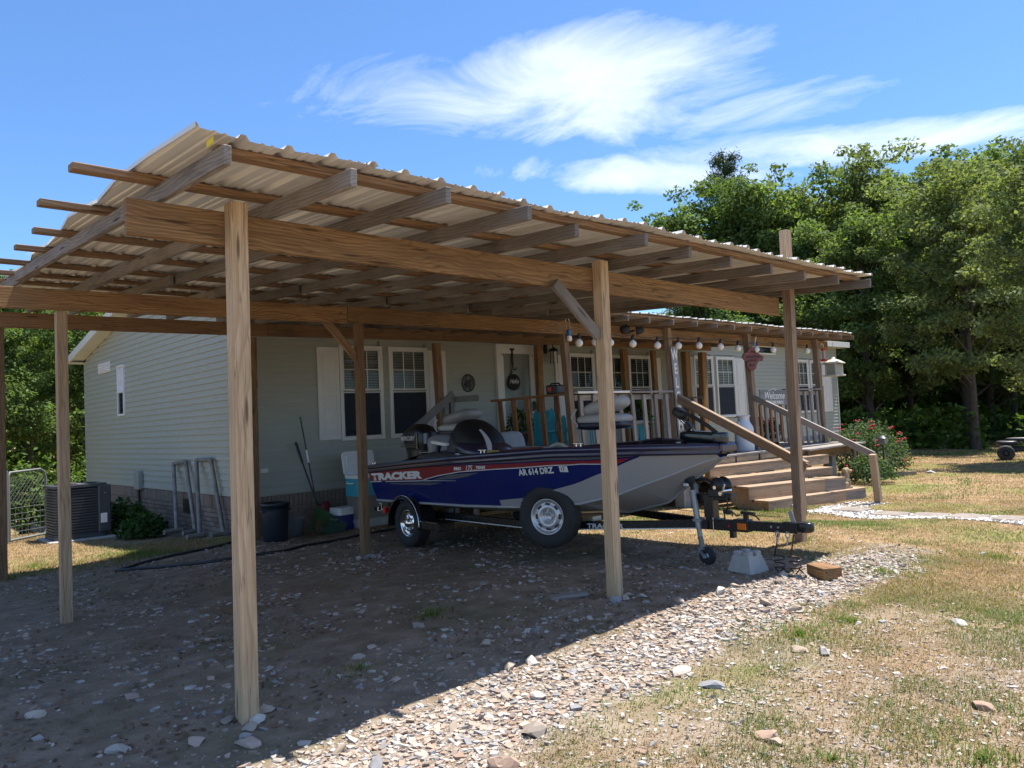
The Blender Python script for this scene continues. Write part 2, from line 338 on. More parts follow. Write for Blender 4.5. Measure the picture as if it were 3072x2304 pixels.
# ---------------------------------------------------------------- ground
GC = np.array([(1.7,4.1,0),(4.72,4.1,.08),(7.75,4.1,.09),(1.7,7.95,-.105),(4.79,7.95,.015),(1.7,11.1,-.118),(4.88,11.1,-.06),(5.6,8.0,0.0),(6.2,4.2,.06),(7.2,5.2,.03),
 (4.9,14.4,-.20),(4.9,18.7,-.32),(3.2,15,-.13),(11.3,6.3,-.10),(13.2,5.7,-.12),(9,8.5,0.0),(14,9,-.05),(20,9,-.10),(25,11,-.12),(0,0,-.06),(3,1.5,0.02),(6,1.5,.03),(9,2.5,.0),(12,0,-.05),(-3,6,-.15),(-3,14,-.25),(0,20,-.35),
 (30,5,-.2),(30,25,-.3),(16,22,-.3),(20,-10,-.2),(0,-10,-.2),(-15,0,-.4),(-15,25,-.6),(40,-10,-.3),(45,20,-.3),(5,35,-.5),(25,40,-.4)])
def gz0(x, y):
    x = np.asarray(x, dtype=float); y = np.asarray(y, dtype=float); num = np.zeros(np.broadcast(x, y).shape); den = num.copy()+1e-9
    for a, b, c in GC: wgt = 1.0/((x-a)**2+(y-b)**2+0.5)**2; num += wgt*c; den += wgt
    return num/den
def hash2(i, j, s=0): h = np.sin(i*127.1+j*311.7+s*74.7)*43758.5453; return h-np.floor(h)
def vnoise(x, y, s=0):
    i = np.floor(x); j = np.floor(y); u = x-i; v = y-j; u = u*u*(3-2*u); v = v*v*(3-2*v)
    return (hash2(i,j,s)*(1-u)+hash2(i+1,j,s)*u)*(1-v)+(hash2(i,j+1,s)*(1-u)+hash2(i+1,j+1,s)*u)*v
def fbm(x, y, o=4, s=0):
    t = 0; a = 0.5; x = np.asarray(x, float); y = np.asarray(y, float)
    for k in range(o): t = t+a*vnoise(x, y, s+k); x = x*2.03+5.1; y = y*2.03+1.7; a *= 0.5
    return t
def gz(x, y): return gz0(x, y)+0.05*(fbm(np.asarray(x, float)*1.1, np.asarray(y, float)*1.1)-0.47)
def g1(x, y): return float(gz(np.array([x]), np.array([y]))[0])
xs = np.concatenate([-3-np.geomspace(0.3, 400, 34)[::-1], np.arange(-3, 15, 0.11), 15+np.geomspace(0.15, 450, 60)])
ys = np.concatenate([-0.5-np.geomspace(0.3, 400, 34)[::-1], np.arange(-0.5, 12, 0.11), 12+np.geomspace(0.15, 450, 60)])
GX, GY = np.meshgrid(xs, ys, indexing='ij'); GZ = gz(GX, GY)
nx, ny = GX.shape; idx = np.arange(nx*ny).reshape(nx, ny)
fc = np.stack([idx[:-1,:-1], idx[1:,:-1], idx[1:,1:], idx[:-1,1:]], -1).reshape(-1, 4)
# zones carried by a colour attribute: r = bare dirt, g = lawn, b = gravel
def zones(x, y):
    n = fbm(x*0.8+3, y*0.8, 4, 9); n3 = fbm(x*2.2, y*2.2+7, 3, 21)
    strip = np.exp(-((y-3.10-0.25*(n-0.5)+.25*np.clip((3-x)/2, 0, 1))/(0.40+.30*np.clip((3.2-x)/2, 0, 1)))**2)*((x > 0.2) & (x < 8.6))*np.clip((8.6-x)/1.6, 0, 1)
    strip = np.clip(strip*1.5-0.25*n3, 0, 1)
    near = np.clip((7.2-x-0.55*np.clip(y-2.4, -2, 0)+2.0*(n-0.5))/3.0, 0, 1)*np.clip((2.9-y)/0.6, 0, 1)*0.47
    under = np.clip((y-3.1)/0.5, 0, 1)*np.clip((8.0-x+1.4*(n-0.5)-0.22*np.abs(y-5.5))/0.9, 0, 1)*np.clip((11.35-y+0.5*(n-0.5))/0.5, 0, 1)
    leftd = np.clip((2.3-x)/0.8, 0, 1)*np.clip((10.8-y)/0.8, 0, 1)
    bed = np.clip((y-12.2+(x-3.5)*0.2)/0.8, 0, 1)*np.clip((x-3.3+0.6*(n-.5))/0.5, 0, 1)*(x < 6)
    dirt = np.clip(np.maximum(np.maximum(under, leftd), bed*0.8), 0, 1)
    grav = np.clip(np.maximum(strip, np.maximum(near, dirt*0.22)), 0, 1)
    grav = np.maximum(grav, np.clip((-.15-y)/.4, 0, 1)*np.clip((10-np.abs(x-3))/2, 0, 1)*np.clip((16+y)/2, 0, 1)*.95)      # pale gravel added out of view behind the camera, to bounce light
    lawn = np.clip(1-np.maximum(dirt, np.maximum(strip, near*0.8)), 0, 1)
    return dirt, lawn, grav, n, n3
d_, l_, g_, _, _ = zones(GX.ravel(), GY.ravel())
def ground_mat():
    t = NT('yard_ground'); c = t.n('ShaderNodeTexCoord'); v = c.outputs['Object']; at = t.n('ShaderNodeVertexColor', layer_name='col'); sp = t.n('ShaderNodeSeparateColor'); t.l(at.outputs[0], sp.inputs[0])
    nb = t.noise(v, 0.9, 6, 0.6); nm = t.noise(v, 5, 6, 0.65); nf = t.noise(v, 40, 5, 0.7)
    dirt = t.ramp(nm, [(0.3, (0.165, 0.122, 0.084)), (0.52, (0.255, 0.197, 0.142)), (0.75, (0.35, 0.285, 0.215))])
    dirt = t.mix(t.ramp(nb, [(0.5, 0.0), (0.68, 0.55)]), dirt, (0.125, 0.13, 0.062)); dirt = t.mix(t.ramp(t.noise(v, .45, 4, .6), [(0.56, 0.0), (0.7, 0.6)]), dirt, (.22, .115, .065))
    lawn = t.ramp(nm, [(0.3, (0.16, 0.11, 0.06)), (0.5, (0.28, 0.185, 0.10)), (0.7, (0.36, 0.25, 0.145))])
    lawn = t.mix(t.ramp(t.noise(v, 0.55, 5, 0.6), [(0.50, 0.0), (0.62, 0.8)]), lawn, t.mix(nm, (0.10, 0.14, 0.03), (0.20, 0.23, 0.06)))
    vo = t.n('ShaderNodeTexVoronoi'); vo.inputs['Scale'].default_value = 46; t.l(v, vo.inputs['Vector']); sc = t.n('ShaderNodeSeparateColor'); t.l(vo.outputs['Color'], sc.inputs[0])
    grav = t.ramp(sc.outputs[0], [(0.0, (0.26, 0.19, 0.13)), (0.35, (0.42, 0.34, 0.27)), (0.7, (0.50, 0.44, 0.38)), (1.0, (0.34, 0.33, 0.33))]); edge = t.ramp(vo.outputs['Distance'], [(0.25, 0.0), (0.6, 0.75)]); grav = t.mix(edge, grav, (0.16, 0.115, 0.08))
    soil = t.ramp(nm, [(0.3, (0.17, 0.135, 0.10)), (0.55, (0.28, 0.23, 0.175)), (0.75, (0.36, 0.31, 0.25))]); lawn = t.mix(t.math('MULTIPLY', t.ramp(sp.outputs[2], [(0.03, 0.0), (0.22, 1.0)]), t.ramp(nb, [(0.42, 0.9), (0.58, 0.25)])), lawn, soil); col = t.mix(t.math('MULTIPLY', sp.outputs[0], 1.0), lawn, dirt); gm = t.math('ADD', sp.outputs[2], t.math('MULTIPLY', t.math('SUBTRACT', nm, 0.5), 0.9)); col = t.mix(t.ramp(gm, [(0.42, 0.0), (0.62, 0.9)]), col, grav)
    col = t.mix(t.math('MULTIPLY', t.ramp(nf, [(0.45, 0.0), (0.7, 1.0)]), 0.45), col, t.mix(0.5, col, (0.05, 0.035, 0.022)))
    t.set(Base_Color=col, Roughness=0.95, Specular_IOR_Level=0.15); t.bump(t.math('ADD', t.math('MULTIPLY', nm, 1.0), t.math('MULTIPLY', nf, 0.7)), 0.7, 0.03); return t.m
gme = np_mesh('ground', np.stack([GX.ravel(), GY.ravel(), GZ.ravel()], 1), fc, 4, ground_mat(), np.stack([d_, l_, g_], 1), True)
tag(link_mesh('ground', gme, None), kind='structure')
# ---------------------------------------------------------------- house
XG, YF, XR, YB = 4.9, 11.45, 24.8, 20.65          # gable end, front wall, right end, back wall
Z0, ZE, PITCH = 0.575, 3.40, 0.19                  # bottom of the siding, eave line, roof pitch
house = thing('manufactured_house', (XG, YF, -0.1), 'long single storey house with grey green vinyl siding and white shutters', 'house')
YM = (YF+YB)/2; ZR = ZE+PITCH*(YM-YF)
wall = MB()
wall.add([(XG+.03,YF+.03,-.4),(XR-.03,YF+.03,-.4),(XR-.03,YF+.03,ZE),(XG+.03,YF+.03,ZE)], [(0,1,2,3)])
wall.add([(XG+.03,YF+.03,-.4),(XG+.03,YB-.03,-.4),(XG+.03,YB-.03,ZE),(XG+.03,YM,ZR),(XG+.03,YF+.03,ZE)], [(4,3,2,1,0)])
wall.add([(XR-.03,YF+.03,-.4),(XR-.03,YB-.03,-.4),(XR-.03,YB-.03,ZE),(XR-.03,YM,ZR),(XR-.03,YF+.03,ZE)], [(0,1,2,3,4)])
wall.add([(XG+.03,YB-.03,-.4),(XR-.03,YB-.03,-.4),(XR-.03,YB-.03,ZE),(XG+.03,YB-.03,ZE)], [(3,2,1,0)])
WALL = wall.build('wall', M['siding'], house)
EXP = 0.1062
def course(z, x0, x1, axis, h=EXP):
    """one lapped course: vertical-ish face leaning out to a butt at its lower edge, dutch step in the middle"""
    o = [(0.0, h), (0.006, h*0.56), (0.013, h*0.50), (0.019, 0.004), (0.019, 0.0), (0.001, -0.002)]
    a, b = [], []
    for dx, dz in o: a.append((x0, dx, z+dz)); b.append((x1, dx, z+dz))
    if axis == 'F': A = [V(x, YF-d, q) for x, d, q in a]; B = [V(x, YF-d, q) for x, d, q in b]
    else: A = [V(XG-d, y, q) for y, d, q in a]; B = [V(XG-d, y, q) for y, d, q in b]
    mb = MB(); n = len(o); mb.add(A+B, [((i, i+1, n+i+1, n+i) if axis == 'F' else (i, n+i, n+i+1, i+1)) for i in range(n-1)]); return mb
def run(z, a, b, ax, h):
    """a course is laid in lengths of at most 3.7 m that lap by a hair at the joints"""
    j = 0
    while b-a > .02:
        e = b if b-a < 3.7 else a+random.uniform(2.2, 3.6)
        o = course(z, a, min(b, e+.03), ax, h).build('siding_course', M['siding'], WALL); d = .0016*(j % 2)+random.uniform(-.0006, .0006)
        o.matrix_basis = Matrix.Translation((0, -d, 0) if ax == 'F' else (-d, 0, 0)) @ o.matrix_basis; a = e; j += 1
OPEN = [(a, b, 1.315, 2.95) for a, b in ((6.525,7.37),(7.505,8.345),(12.07,12.91),(13.06,13.90),(14.10,14.93),(16.72,17.60),(17.74,18.64),(21.95,22.83),(22.94,23.80))]+[(9.99, 11.08, .5, 3.055), (19.89, 20.85, 3.11, 3.33)]
z = Z0
while z < ZE-0.02:
    h = min(EXP, ZE-z); cuts = sorted((a+.03, b-.03) for a, b, c, d in OPEN if z+h > c+.02 and z < d-.03); x = XG+0.05
    for a, b in cuts+[(XR-0.05, 0)]: run(z, x, a, 'F', h); x = b
    z += EXP
z = Z0
while z < ZR-0.05:
    y0, y1 = YF+0.05, YB-0.05; h = min(EXP, ZR-z)
    if z+h > ZE: dy = (z-0.01-ZE)/PITCH; y0 = YF+max(0.05, dy); y1 = YB-max(0.05, dy)
    if y1-y0 > 0.2: run(z, y0, y1, 'G', h)
    z += EXP
for (x, y, ax) in ((XG, YF, 0), (XG, YB, 0), (XR, YF, 0)):
    mb = MB(); sx_ = 1 if x == XG else -1; sy_ = 1 if y == YF else -1
    mb.box((x+sx_*0.038-0.004*sx_, y-sy_*0.012, (Z0+ZE)/2), (0.085, 0.03, ZE-Z0+0.02), 0.004); mb.box((x-sx_*0.012, y+sy_*0.034, (Z0+ZE)/2), (0.03, 0.085, ZE-Z0+0.022), 0.004)
    mb.build('corner_trim', M['siding'], house)
MB().box(((XG+XR)/2, YF-0.011, Z0-0.02), (XR-XG-0.02, 0.03, 0.045), 0.003).build('starter_strip', M['siding'], house)
MB().box((XG-0.011, (YF+YB)/2, Z0-0.02), (0.03, YB-YF-0.02, 0.045), 0.003).build('starter_strip', M['siding'], house)
# roof
OV, EH = 0.32, 0.17
def roof_half(s):
    mb = MB(); ye = YF-OV if s < 0 else YB+OV; ze = ZE-OV*PITCH*0+0.02
    x0, x1 = XG-0.3, XR+0.32
    a = [V(x0, ye, ze), V(x1, ye, ze), V(x1, YM, ZR+PITCH*OV*0+0.06), V(x0, YM, ZR+0.06)]; b = [p+V(0, 0, 0.12) for p in a]
    q = [(0,3,2,1),(4,5,6,7),(0,1,5,4),(1,2,6,5),(3,0,4,7),(2,3,7,6)]; q = q if s < 0 else [tuple(reversed(f)) for f in q]; mb.add(a+b, q)
    r = mb.build('roof', M['shingle'], house)
    f = MB(); f.box(((x0+x1)/2, ye-0.012*(-1 if s > 0 else 1)*-1 + (-0.03 if s < 0 else 0.03), ze+0.055), (x1-x0+0.02, 0.03, EH), 0.004); f.build('fascia', M['trim'], r)
    for xx in (x0, x1):
        f = MB(); f.bar((xx, ye, ze+0.055), (xx, YM, ZR+0.115), 0.03, EH, 0.004); f.build('rake_board', M['trim'], r)
    sf = MB(); yy = (YF, ye) if s < 0 else (YB, ye)
    sf.box(((x0+x1)/2, (yy[0]+yy[1])/2, ze-0.02), (x1-x0-0.05, abs(yy[1]-yy[0]), 0.02)); sf.bar((x0+0.15, ye, ze-0.014), (x0+0.15, YM, ZR+0.03), 0.28, 0.014); sf.bar((x1-0.16, ye, ze-0.014), (x1-0.16, YM, ZR+0.03), 0.28, 0.014)
    sf.build('soffit', M['soffit'], r)
roof_half(-1); roof_half(1)
# brick skirting: a mortar backing with the bricks standing proud of it
sk = MB(); sk.box(((XG+XR)/2, YF+0.06, 0.05), (XR-XG-0.06, 0.10, 1.0)); sk.box((XG+0.06, (YF+YB)/2, 0.05), (0.10, YB-YF-0.06, 1.0))
SK = sk.build('brick_skirting', M['mortar'], house)
bm_me = {}
for nm_, ax in (('F', 0), ('G', 1), ('Fs', 0), ('Gs', 1)):
    hgt = 0.066 if len(nm_) == 1 else 0.2
    ln = 0.194 if len(nm_) == 1 else 0.064
    mb = MB(); mb.box((0, 0, 0), (ln, 0.05, hgt) if ax == 0 else (0.05, ln, hgt), 0.004); bm_me[nm_] = mb.mesh('brick'); bm_me[nm_].materials.append(M['brick'])
nb_ = 0; rest = MB()
def lay(key, p):
    global nb_
    if nb_ < 296:
        o = bpy.data.objects.new('brick', bm_me[key]); put(o, Matrix.Translation(V(p)) @ Matrix.Rotation(random.uniform(-.01, .01), 4, 'Z'), SK); nb_ += 1
    else:
        hgt = 0.066 if len(key) == 1 else 0.2; ln = 0.194 if len(key) == 1 else 0.064
        rest.box(p, (ln, 0.05, hgt) if key[0] == 'F' else (0.05, ln, hgt), 0.0)
rows = []
ztop = Z0-0.05
y = YF+0.04                                                     # gable: a soldier course under the siding, running bond below
gable = []
while y < YB-0.1: gable.append(('Gs', (XG-0.002+0.01, y, ztop-0.1))); y += 0.074
for r in range(8):
    y = YF+0.1+(0.102 if r % 2 else 0)
    while y < YB-0.1: gable.append(('G', (XG+0.008, y, ztop-0.245-0.076*r))); y += 0.204
front = []
x = XG+0.04
while x < 9.0: front.append(('Fs', (x, YF+0.008, ztop-0.1))); x += 0.074
for r in range(6):
    x = XG+0.1+(0.102 if r % 2 else 0)
    while x < 9.0: front.append(('F', (x, YF+0.008, ztop-0.245-0.076*r))); x += 0.204
def rank(b):   # the ones the picture shows largest: near bricks of the gable not hidden by the ground, then the front
    key, p = b; vis = p[2] > g1(p[0], p[1])-0.03
    if key[0] == 'F': sc_ = 9+abs(p[0]-5.9)*1.2
    else: sc_ = (p[1]-YF)
    return (0 if vis else 100)+sc_
allb = sorted(gable+front, key=rank)
for b in allb: lay(*b)
r_ = rest.build('bricks_beyond', M['brick'], SK); tag(r_, kind='stuff')
# windows of the front: frame, sashes, muntins, panes, blind
SCR = glass('insect_screen', (.045, .055, .075), .30, .7)
def window(x0, x1, z0, z1, blindmat, upper_blind=1.0, cols=3, tilt=18):
    fr = MB(); w_, d = 0.055, 0.05; y = YF-0.03
    fr.box(((x0+x1)/2, y, z1-w_/2), (x1-x0, d, w_), 0.005); fr.box(((x0+x1)/2, y, z0+w_/2), (x1-x0, d, w_), 0.005)
    for xx in (x0+w_/2, x1-w_/2): fr.box((xx, y+0.001, (z0+z1)/2), (w_, d, z1-z0-2*w_), 0.005)
    W = fr.build('window', M['trim'], house); zm_ = z0+(z1-z0)*0.515
    for s, (a, b) in enumerate(((z0+w_, zm_-0.012), (zm_+0.012, z1-w_))):
        yy = y+0.008-(0.0 if s == 0 else 0.012); sa = MB(); sw = 0.028; xa, xb = x0+w_, x1-w_
        sa.box(((xa+xb)/2, yy, b-sw/2), (xb-xa, 0.022, sw), 0.003); sa.box(((xa+xb)/2, yy, a+sw/2), (xb-xa, 0.022, sw), 0.003)
        for xx in (xa+sw/2, xb-sw/2): sa.box((xx, yy, (a+b)/2), (sw, 0.021, b-a-2*sw), 0.003)
        sa.build('sash', M['trim'], W)
        mu = MB(); xi, xj, zi, zj = xa+sw, xb-sw, a+sw, b-sw
        for c in range(1, cols): mu.box((xi+(xj-xi)*c/cols, yy+0.002, (zi+zj)/2), (0.014, 0.008, zj-zi))
        mu.box(((xi+xj)/2, yy+0.003, (zi+zj)/2), (xj-xi, 0.008, 0.014)); mu.build('muntin', M['trim'], W)
        for c in range(cols):
            for r in range(2):
                pw = (xj-xi)/cols; ph = (zj-zi)/2; p = MB(); p.box((xi+pw*(c+.5), yy+0.012, zi+ph*(r+.5)), (pw, 0.004, ph)); p.build('pane', M['glass'], W)
        if s == 0: MB().box(((xi+xj)/2, yy-0.016, (zi+zj)/2), (xj-xi+.02, 0.002, zj-zi+.02)).build('insect_screen', SCR, W)
    MB().box(((x0+x1)/2, YF+0.024, (z0+z1)/2), (x1-x0-0.1, 0.006, z1-z0-0.1)).build('dark_interior', M['room'], W)
    bl = MB(); z = z1-w_-0.06; zend = z1-w_-(z1-z0)*upper_blind
    bl.box(((x0+x1)/2, YF+0.006, z1-w_-0.03), (x1-x0-2*w_-0.02, 0.02, 0.035))
    while z > max(zend, z0+w_+.03):
        bl.box(((x0+x1)/2, YF+0.008, z), (x1-x0-2*w_-0.03, 0.004, 0.044 if tilt > 30 else 0.027), 0, Matrix.Rotation(rad(tilt), 3, 'X')); z -= 0.046
    bl.build('blind', blindmat, W)
    return W
def shutter(x0, x1, z0, z1):
    y = YF-0.034; mb = MB(); cx_, cz = (x0+x1)/2, (z0+z1)/2; w_ = x1-x0; st = 0.055
    mb.box((cx_, y, cz), (w_, 0.026, z1-z0), 0.004); s_ = mb.build('shutter', M['shutter'], house)
    zm_ = z0+(z1-z0)*0.5
    for a, b in ((z0+0.09, zm_-0.035), (zm_+0.035, z1-0.07)):
        p = MB(); f0 = 0.018
        for (cc, sz) in (((cx_, y-.016, b-f0/2), (w_-2*st, .012, f0)), ((cx_, y-.016, a+f0/2), (w_-2*st, .012, f0)), ((x0+st+f0/2, y-.016, (a+b)/2), (f0, .0118, b-a-2*f0)), ((x1-st-f0/2, y-.016, (a+b)/2), (f0, .0118, b-a-2*f0))): p.box(cc, sz, 0.004)
        p.box((cx_, y-.015, (a+b)/2), (w_-2*st-0.07, .012, b-a-0.09), 0.005); p.build('raised_panel', M['shutter'], s_)
WZ0, WZ1 = 1.315, 2.925
for x0, x1, bmat, ub in ((6.525,7.37,'blind',1.0),(7.505,8.345,'blind',1.0),(12.07,12.91,'blinddark',1.0),(13.06,13.90,'blinddark',0.9),(14.10,14.93,'blinddark',0.9)): window(x0, x1, WZ0, WZ1, M[bmat], ub, 3, 70 if x0 < 8 and False else (40 if x0 < 8 else 18))
for x0, x1 in ((16.72,17.60),(17.74,18.64),(21.95,22.83),(22.94,23.80)): window(x0, x1, WZ0+.03, WZ1+.05, M['blind'], 1.0)
for x0, x1 in ((6.12,6.515),(8.355,8.75),(11.665,12.06),(14.94,15.33)): shutter(x0, x1, 1.345, 2.878)
for x0, x1 in ((16.32,16.71),(18.65,19.13),(21.45,21.94),(23.81,24.32)): shutter(x0, x1, 1.345, 2.945)
hw = MB()
for cc, sz in (((20.37,YF-.03,3.315),(.98,.05,.035)),((20.37,YF-.03,3.105),(.98,.05,.045)),((19.895,YF-.031,3.21),(.04,.05,.17)),((20.845,YF-.031,3.21),(.04,.05,.17))): hw.box(cc, sz, .004)
HW = hw.build('transom_window', M['trim'], house); MB().box((20.37, YF-.02, 3.21), (.92, .006, .18)).build('pane', M['glass'], HW); MB().box((20.37, YF+.0245, 3.21), (.9, .006, .17)).build('dark_interior', M['room'], HW)
# front door with its storm door
dr = MB(); DX0, DX1, DZ0, DZ1 = 9.99, 11.08, 0.76, 3.055
dr.box(((DX0+DX1)/2, YF-.045, DZ1-.045), (DX1-DX0, .08, .09), .005)
for xx in (DX0+.045, DX1-.045): dr.box((xx, YF-.044, (DZ0+DZ1)/2-.045), (.09, .078, DZ1-DZ0-.09), .005)
DOOR = dr.build('door_frame', M['trim'], house)
sd = MB(); a0, a1, b1 = DX0+.09, DX1-.09, DZ1-.09
for cc, sz in ((((a0+a1)/2,YF-.055,b1-.05),(a1-a0,.03,.10)),(((a0+a1)/2,YF-.055,DZ0+.12),(a1-a0,.03,.24)),((a0+.05,YF-.054,(DZ0+b1)/2),(.10,.03,b1-DZ0-.3)),((a1-.05,YF-.054,(DZ0+b1)/2),(.10,.03,b1-DZ0-.3))): sd.box(cc, sz, .004)
SD = sd.build('storm_door', M['trim'], DOOR)
MB().box(((a0+a1)/2, YF-.05, (DZ0+b1)/2+.06), (a1-a0-.18, .004, b1-DZ0-.3)).build('storm_glass', glass('storm_glass', (.02,.022,.022), .86), DOOR)
dl = MB(); dl.box(((a0+a1)/2, YF-.022, (DZ0+b1)/2), (a1-a0-.01, .03, b1-DZ0)); dl.build('door_leaf', M['shutter'], DOOR)
hd = MB(); hd.box((a1-.05, YF-.09, 1.80), (.035, .03, .2), .006); hd.tube([(a1-.05,YF-.09,1.88),(a1-.05,YF-.14,1.87),(a1-.05,YF-.14,1.74),(a1-.05,YF-.09,1.73)], .011, 8); hd.build('door_handle', M['black'], DOOR)
# the narrow gable window, gable vent, meter box, crawl space vent
gw = MB(); gx = XG-.03
for cc, sz in (((gx,17.66,3.07),(.05,.46,.045)),((gx,17.66,2.03),(.05,.46,.045)),((gx,17.45,2.55),(.05,.04,1.0)),((gx,17.87,2.55),(.05,.04,1.0)),((gx-.004,17.66,2.52),(.04,.38,.04))): gw.box(cc, sz, .004)
GW = gw.build('narrow_window', M['trim'], house)
MB().box((XG-.022, 17.66, 2.79), (.006, .38, .5)).build('white_panel', plain('frosted_film', (.70,.69,.78), .35), GW); MB().box((XG-.023, 17.66, 2.27), (.006, .38, .45)).build('pane', M['glass'], GW); MB().box((XG-.018, 17.66, 2.27), (.004, .37, .45)).build('dark_interior', M['room'], GW)
gv = MB(); gv.box((XG-.022, 18.93, 3.135), (.03, .92, .23), .004); GVo = gv.build('gable_vent', M['trim'], house)
g2 = MB()
for i in range(4): g2.box((XG-.042, 18.93, 3.065+.047*i), (.012, .80, .03), 0, Matrix.Rotation(rad(25), 3, 'Y'))
g2.build('louvre', M['trim'], GVo)
ub = MB(); ub.box((XG-.07, 16.5, .68), (.1, .28, .36), .012); UB = ub.build('meter_box', plain('grey_box', (.33,.35,.33), .5, .2), house)
MB().tube([(XG-.07,16.5,.5),(XG-.07,16.47,.35),(XG-.06,16.5,.2),(XG-.05,16.46,.0),(XG-.05,16.44,-.3)], .028, 8).build('conduit', M['black'], UB)
cv = MB(); cv.box((XG-.026, 13.93, .30), (.03, .36, .24), .004)
for i in range(5): cv.box((XG-.044, 13.93, .22+.04*i), (.012, .32, .012))
cv.build('crawl_vent', M['black'], house)
MB().box((5.17, YF-.03, .93), (.11, .03, .07), .006).build('outlet_cover', M['white'], house)
# ---------------------------------------------------------------- carport
def zm(y): return 2.86+0.057*(y-3.38)              # underside of the roofing
carport = thing('carport', (1.7, 4.1, 0), 'open timber carport with ribbed metal roof sheltering the boat', 'carport')
def post(parent, x, y, z1, sz=.089, zb=None, lean=(0, 0), mat='post', name='post', szy=None):
    zb = g1(x, y)-.12 if zb is None else zb
    return board(name, (x, y, zb), (x+lean[0], y+lean[1], z1), sz, szy or sz, M[mat], parent, up=(0, 1, 0))
Y1, Y2, Y3 = 4.095, 7.95, 11.1
post(carport, 1.715, Y1-.0, 2.785, .094, lean=(.02, 0)); post(carport, 4.735, Y1, 2.785, .094, lean=(.03, 0)); post(carport, 7.775, Y1, 3.45, .094, lean=(.09, 0), mat='porchwood')
post(carport, 1.695, Y2, 2.71, .089, lean=(0, 0), mat='post'); post(carport, 4.80, Y2, 2.745, .089, lean=(.015, 0), mat='purlin')
post(carport, 1.70, Y3, 2.95, .089, mat='purlin'); post(carport, 4.87, Y3, 2.95, .089, lean=(.03, 0), mat='purlin'); post(carport, 4.76, Y3-.02, 2.95, .04, lean=(.03, 0), mat='post', szy=.089)
post(carport, 8.42, Y3+.02, 2.98, .12, lean=(-.09, 0), mat='purlin')
yb = Y1+.047+.02
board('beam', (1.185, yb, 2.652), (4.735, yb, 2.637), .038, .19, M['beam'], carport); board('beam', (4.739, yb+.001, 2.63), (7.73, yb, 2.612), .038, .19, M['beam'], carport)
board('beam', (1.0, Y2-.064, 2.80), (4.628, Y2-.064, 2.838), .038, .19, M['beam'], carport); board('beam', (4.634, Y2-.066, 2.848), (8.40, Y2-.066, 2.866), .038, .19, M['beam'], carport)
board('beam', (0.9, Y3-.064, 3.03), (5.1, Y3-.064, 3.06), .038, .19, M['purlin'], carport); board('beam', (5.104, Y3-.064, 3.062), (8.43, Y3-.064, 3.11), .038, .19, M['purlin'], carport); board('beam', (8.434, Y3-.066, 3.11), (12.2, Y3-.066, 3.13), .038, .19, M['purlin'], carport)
RX = [1.38,2.0,2.57,3.2,3.8,4.42,5.1,5.75,6.38,7.04,7.57,8.1]; RY = [3.33,3.29,3.26,3.28,3.45,3.35,3.45,3.49,3.47,3.49,3.41,3.32]
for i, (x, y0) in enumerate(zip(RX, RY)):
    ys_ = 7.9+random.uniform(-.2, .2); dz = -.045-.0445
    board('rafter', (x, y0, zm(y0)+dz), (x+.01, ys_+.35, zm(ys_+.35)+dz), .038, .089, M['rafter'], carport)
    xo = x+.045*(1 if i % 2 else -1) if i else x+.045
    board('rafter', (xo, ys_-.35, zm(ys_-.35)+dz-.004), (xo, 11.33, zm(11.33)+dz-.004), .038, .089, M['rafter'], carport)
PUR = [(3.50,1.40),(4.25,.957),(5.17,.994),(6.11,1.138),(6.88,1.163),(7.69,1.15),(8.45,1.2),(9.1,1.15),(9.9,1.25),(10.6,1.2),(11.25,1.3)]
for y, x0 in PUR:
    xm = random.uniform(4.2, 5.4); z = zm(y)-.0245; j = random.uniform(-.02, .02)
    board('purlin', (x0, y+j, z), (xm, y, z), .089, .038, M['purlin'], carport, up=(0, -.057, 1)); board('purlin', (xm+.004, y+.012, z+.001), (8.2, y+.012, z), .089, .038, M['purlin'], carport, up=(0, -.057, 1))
board('brace', (4.22, Y1-.0, 2.56), (4.70, Y1-.0, 2.17), .038, .089, M['rafter'], carport); board('brace', (4.40, Y2, 2.76), (4.77, Y2, 2.35), .038, .089, M['purlin'], carport)
MB().box((1.33, 3.40, 2.835), (.004, .07, .03)).build('grade_label', plain('yellow_tag', (.75,.62,.05), .5), carport)
# ribbed sheets: 0.91 m wide, four ribs with small stiffeners between
RIB = .2286
def sheet(parent, x0, y0, y1, wd=.9144, lift=0.0, clip=None, jag=0.0):
    prof = []; nr = int(round(wd/RIB))
    for r in range(nr):
        b = r*RIB
        for dx, dz in ((-.030, 0), (-.012, .024), (.012, .024), (.030, 0), (.080, 0), (.088, .006), (.100, .006), (.108, 0), (.128, 0), (.136, .006), (.148, .006), (.156, 0)): prof.append((b+dx, dz))
    prof += [(wd-.030, 0), (wd-.012, .024), (wd+.012, .024), (wd+.026, .003)]
    rows = []; N = 14; ph = random.uniform(0, 9)
    for i in range(N+1):
        y = y0+(y1-y0)*i/N; row = []
        for (dx, dz) in prof:
            xx = x0+dx; yy = y
            if clip is not None: xx = max(xx, clip(y))
            wob = .006*math.sin(xx*7+ph+y*2.3)*(1 if i == 0 else .35)
            if i == 0: yy += jag*math.sin(xx*5.3+ph)
            row.append(V(xx, yy, zm(y)+dz+lift+wob))
        rows.append(row)
    return MB().grid(rows, False, flip=True).build('roof_sheet', M['roofing'], parent)
def clipL(y): return 1.20+.045*(y-3.4)+.03*math.sin(y*4.1)+.02*math.sin(y*9.7)
x = 1.23
for i in range(8):
    wd = .9144 if i < 7 else RIB*3
    sheet(carport, x if i else x, 3.36+random.uniform(-.03, .03), 11.40, wd, .004*(i % 2), clipL if i == 0 else None, .012); x += .8890+.0254*.6
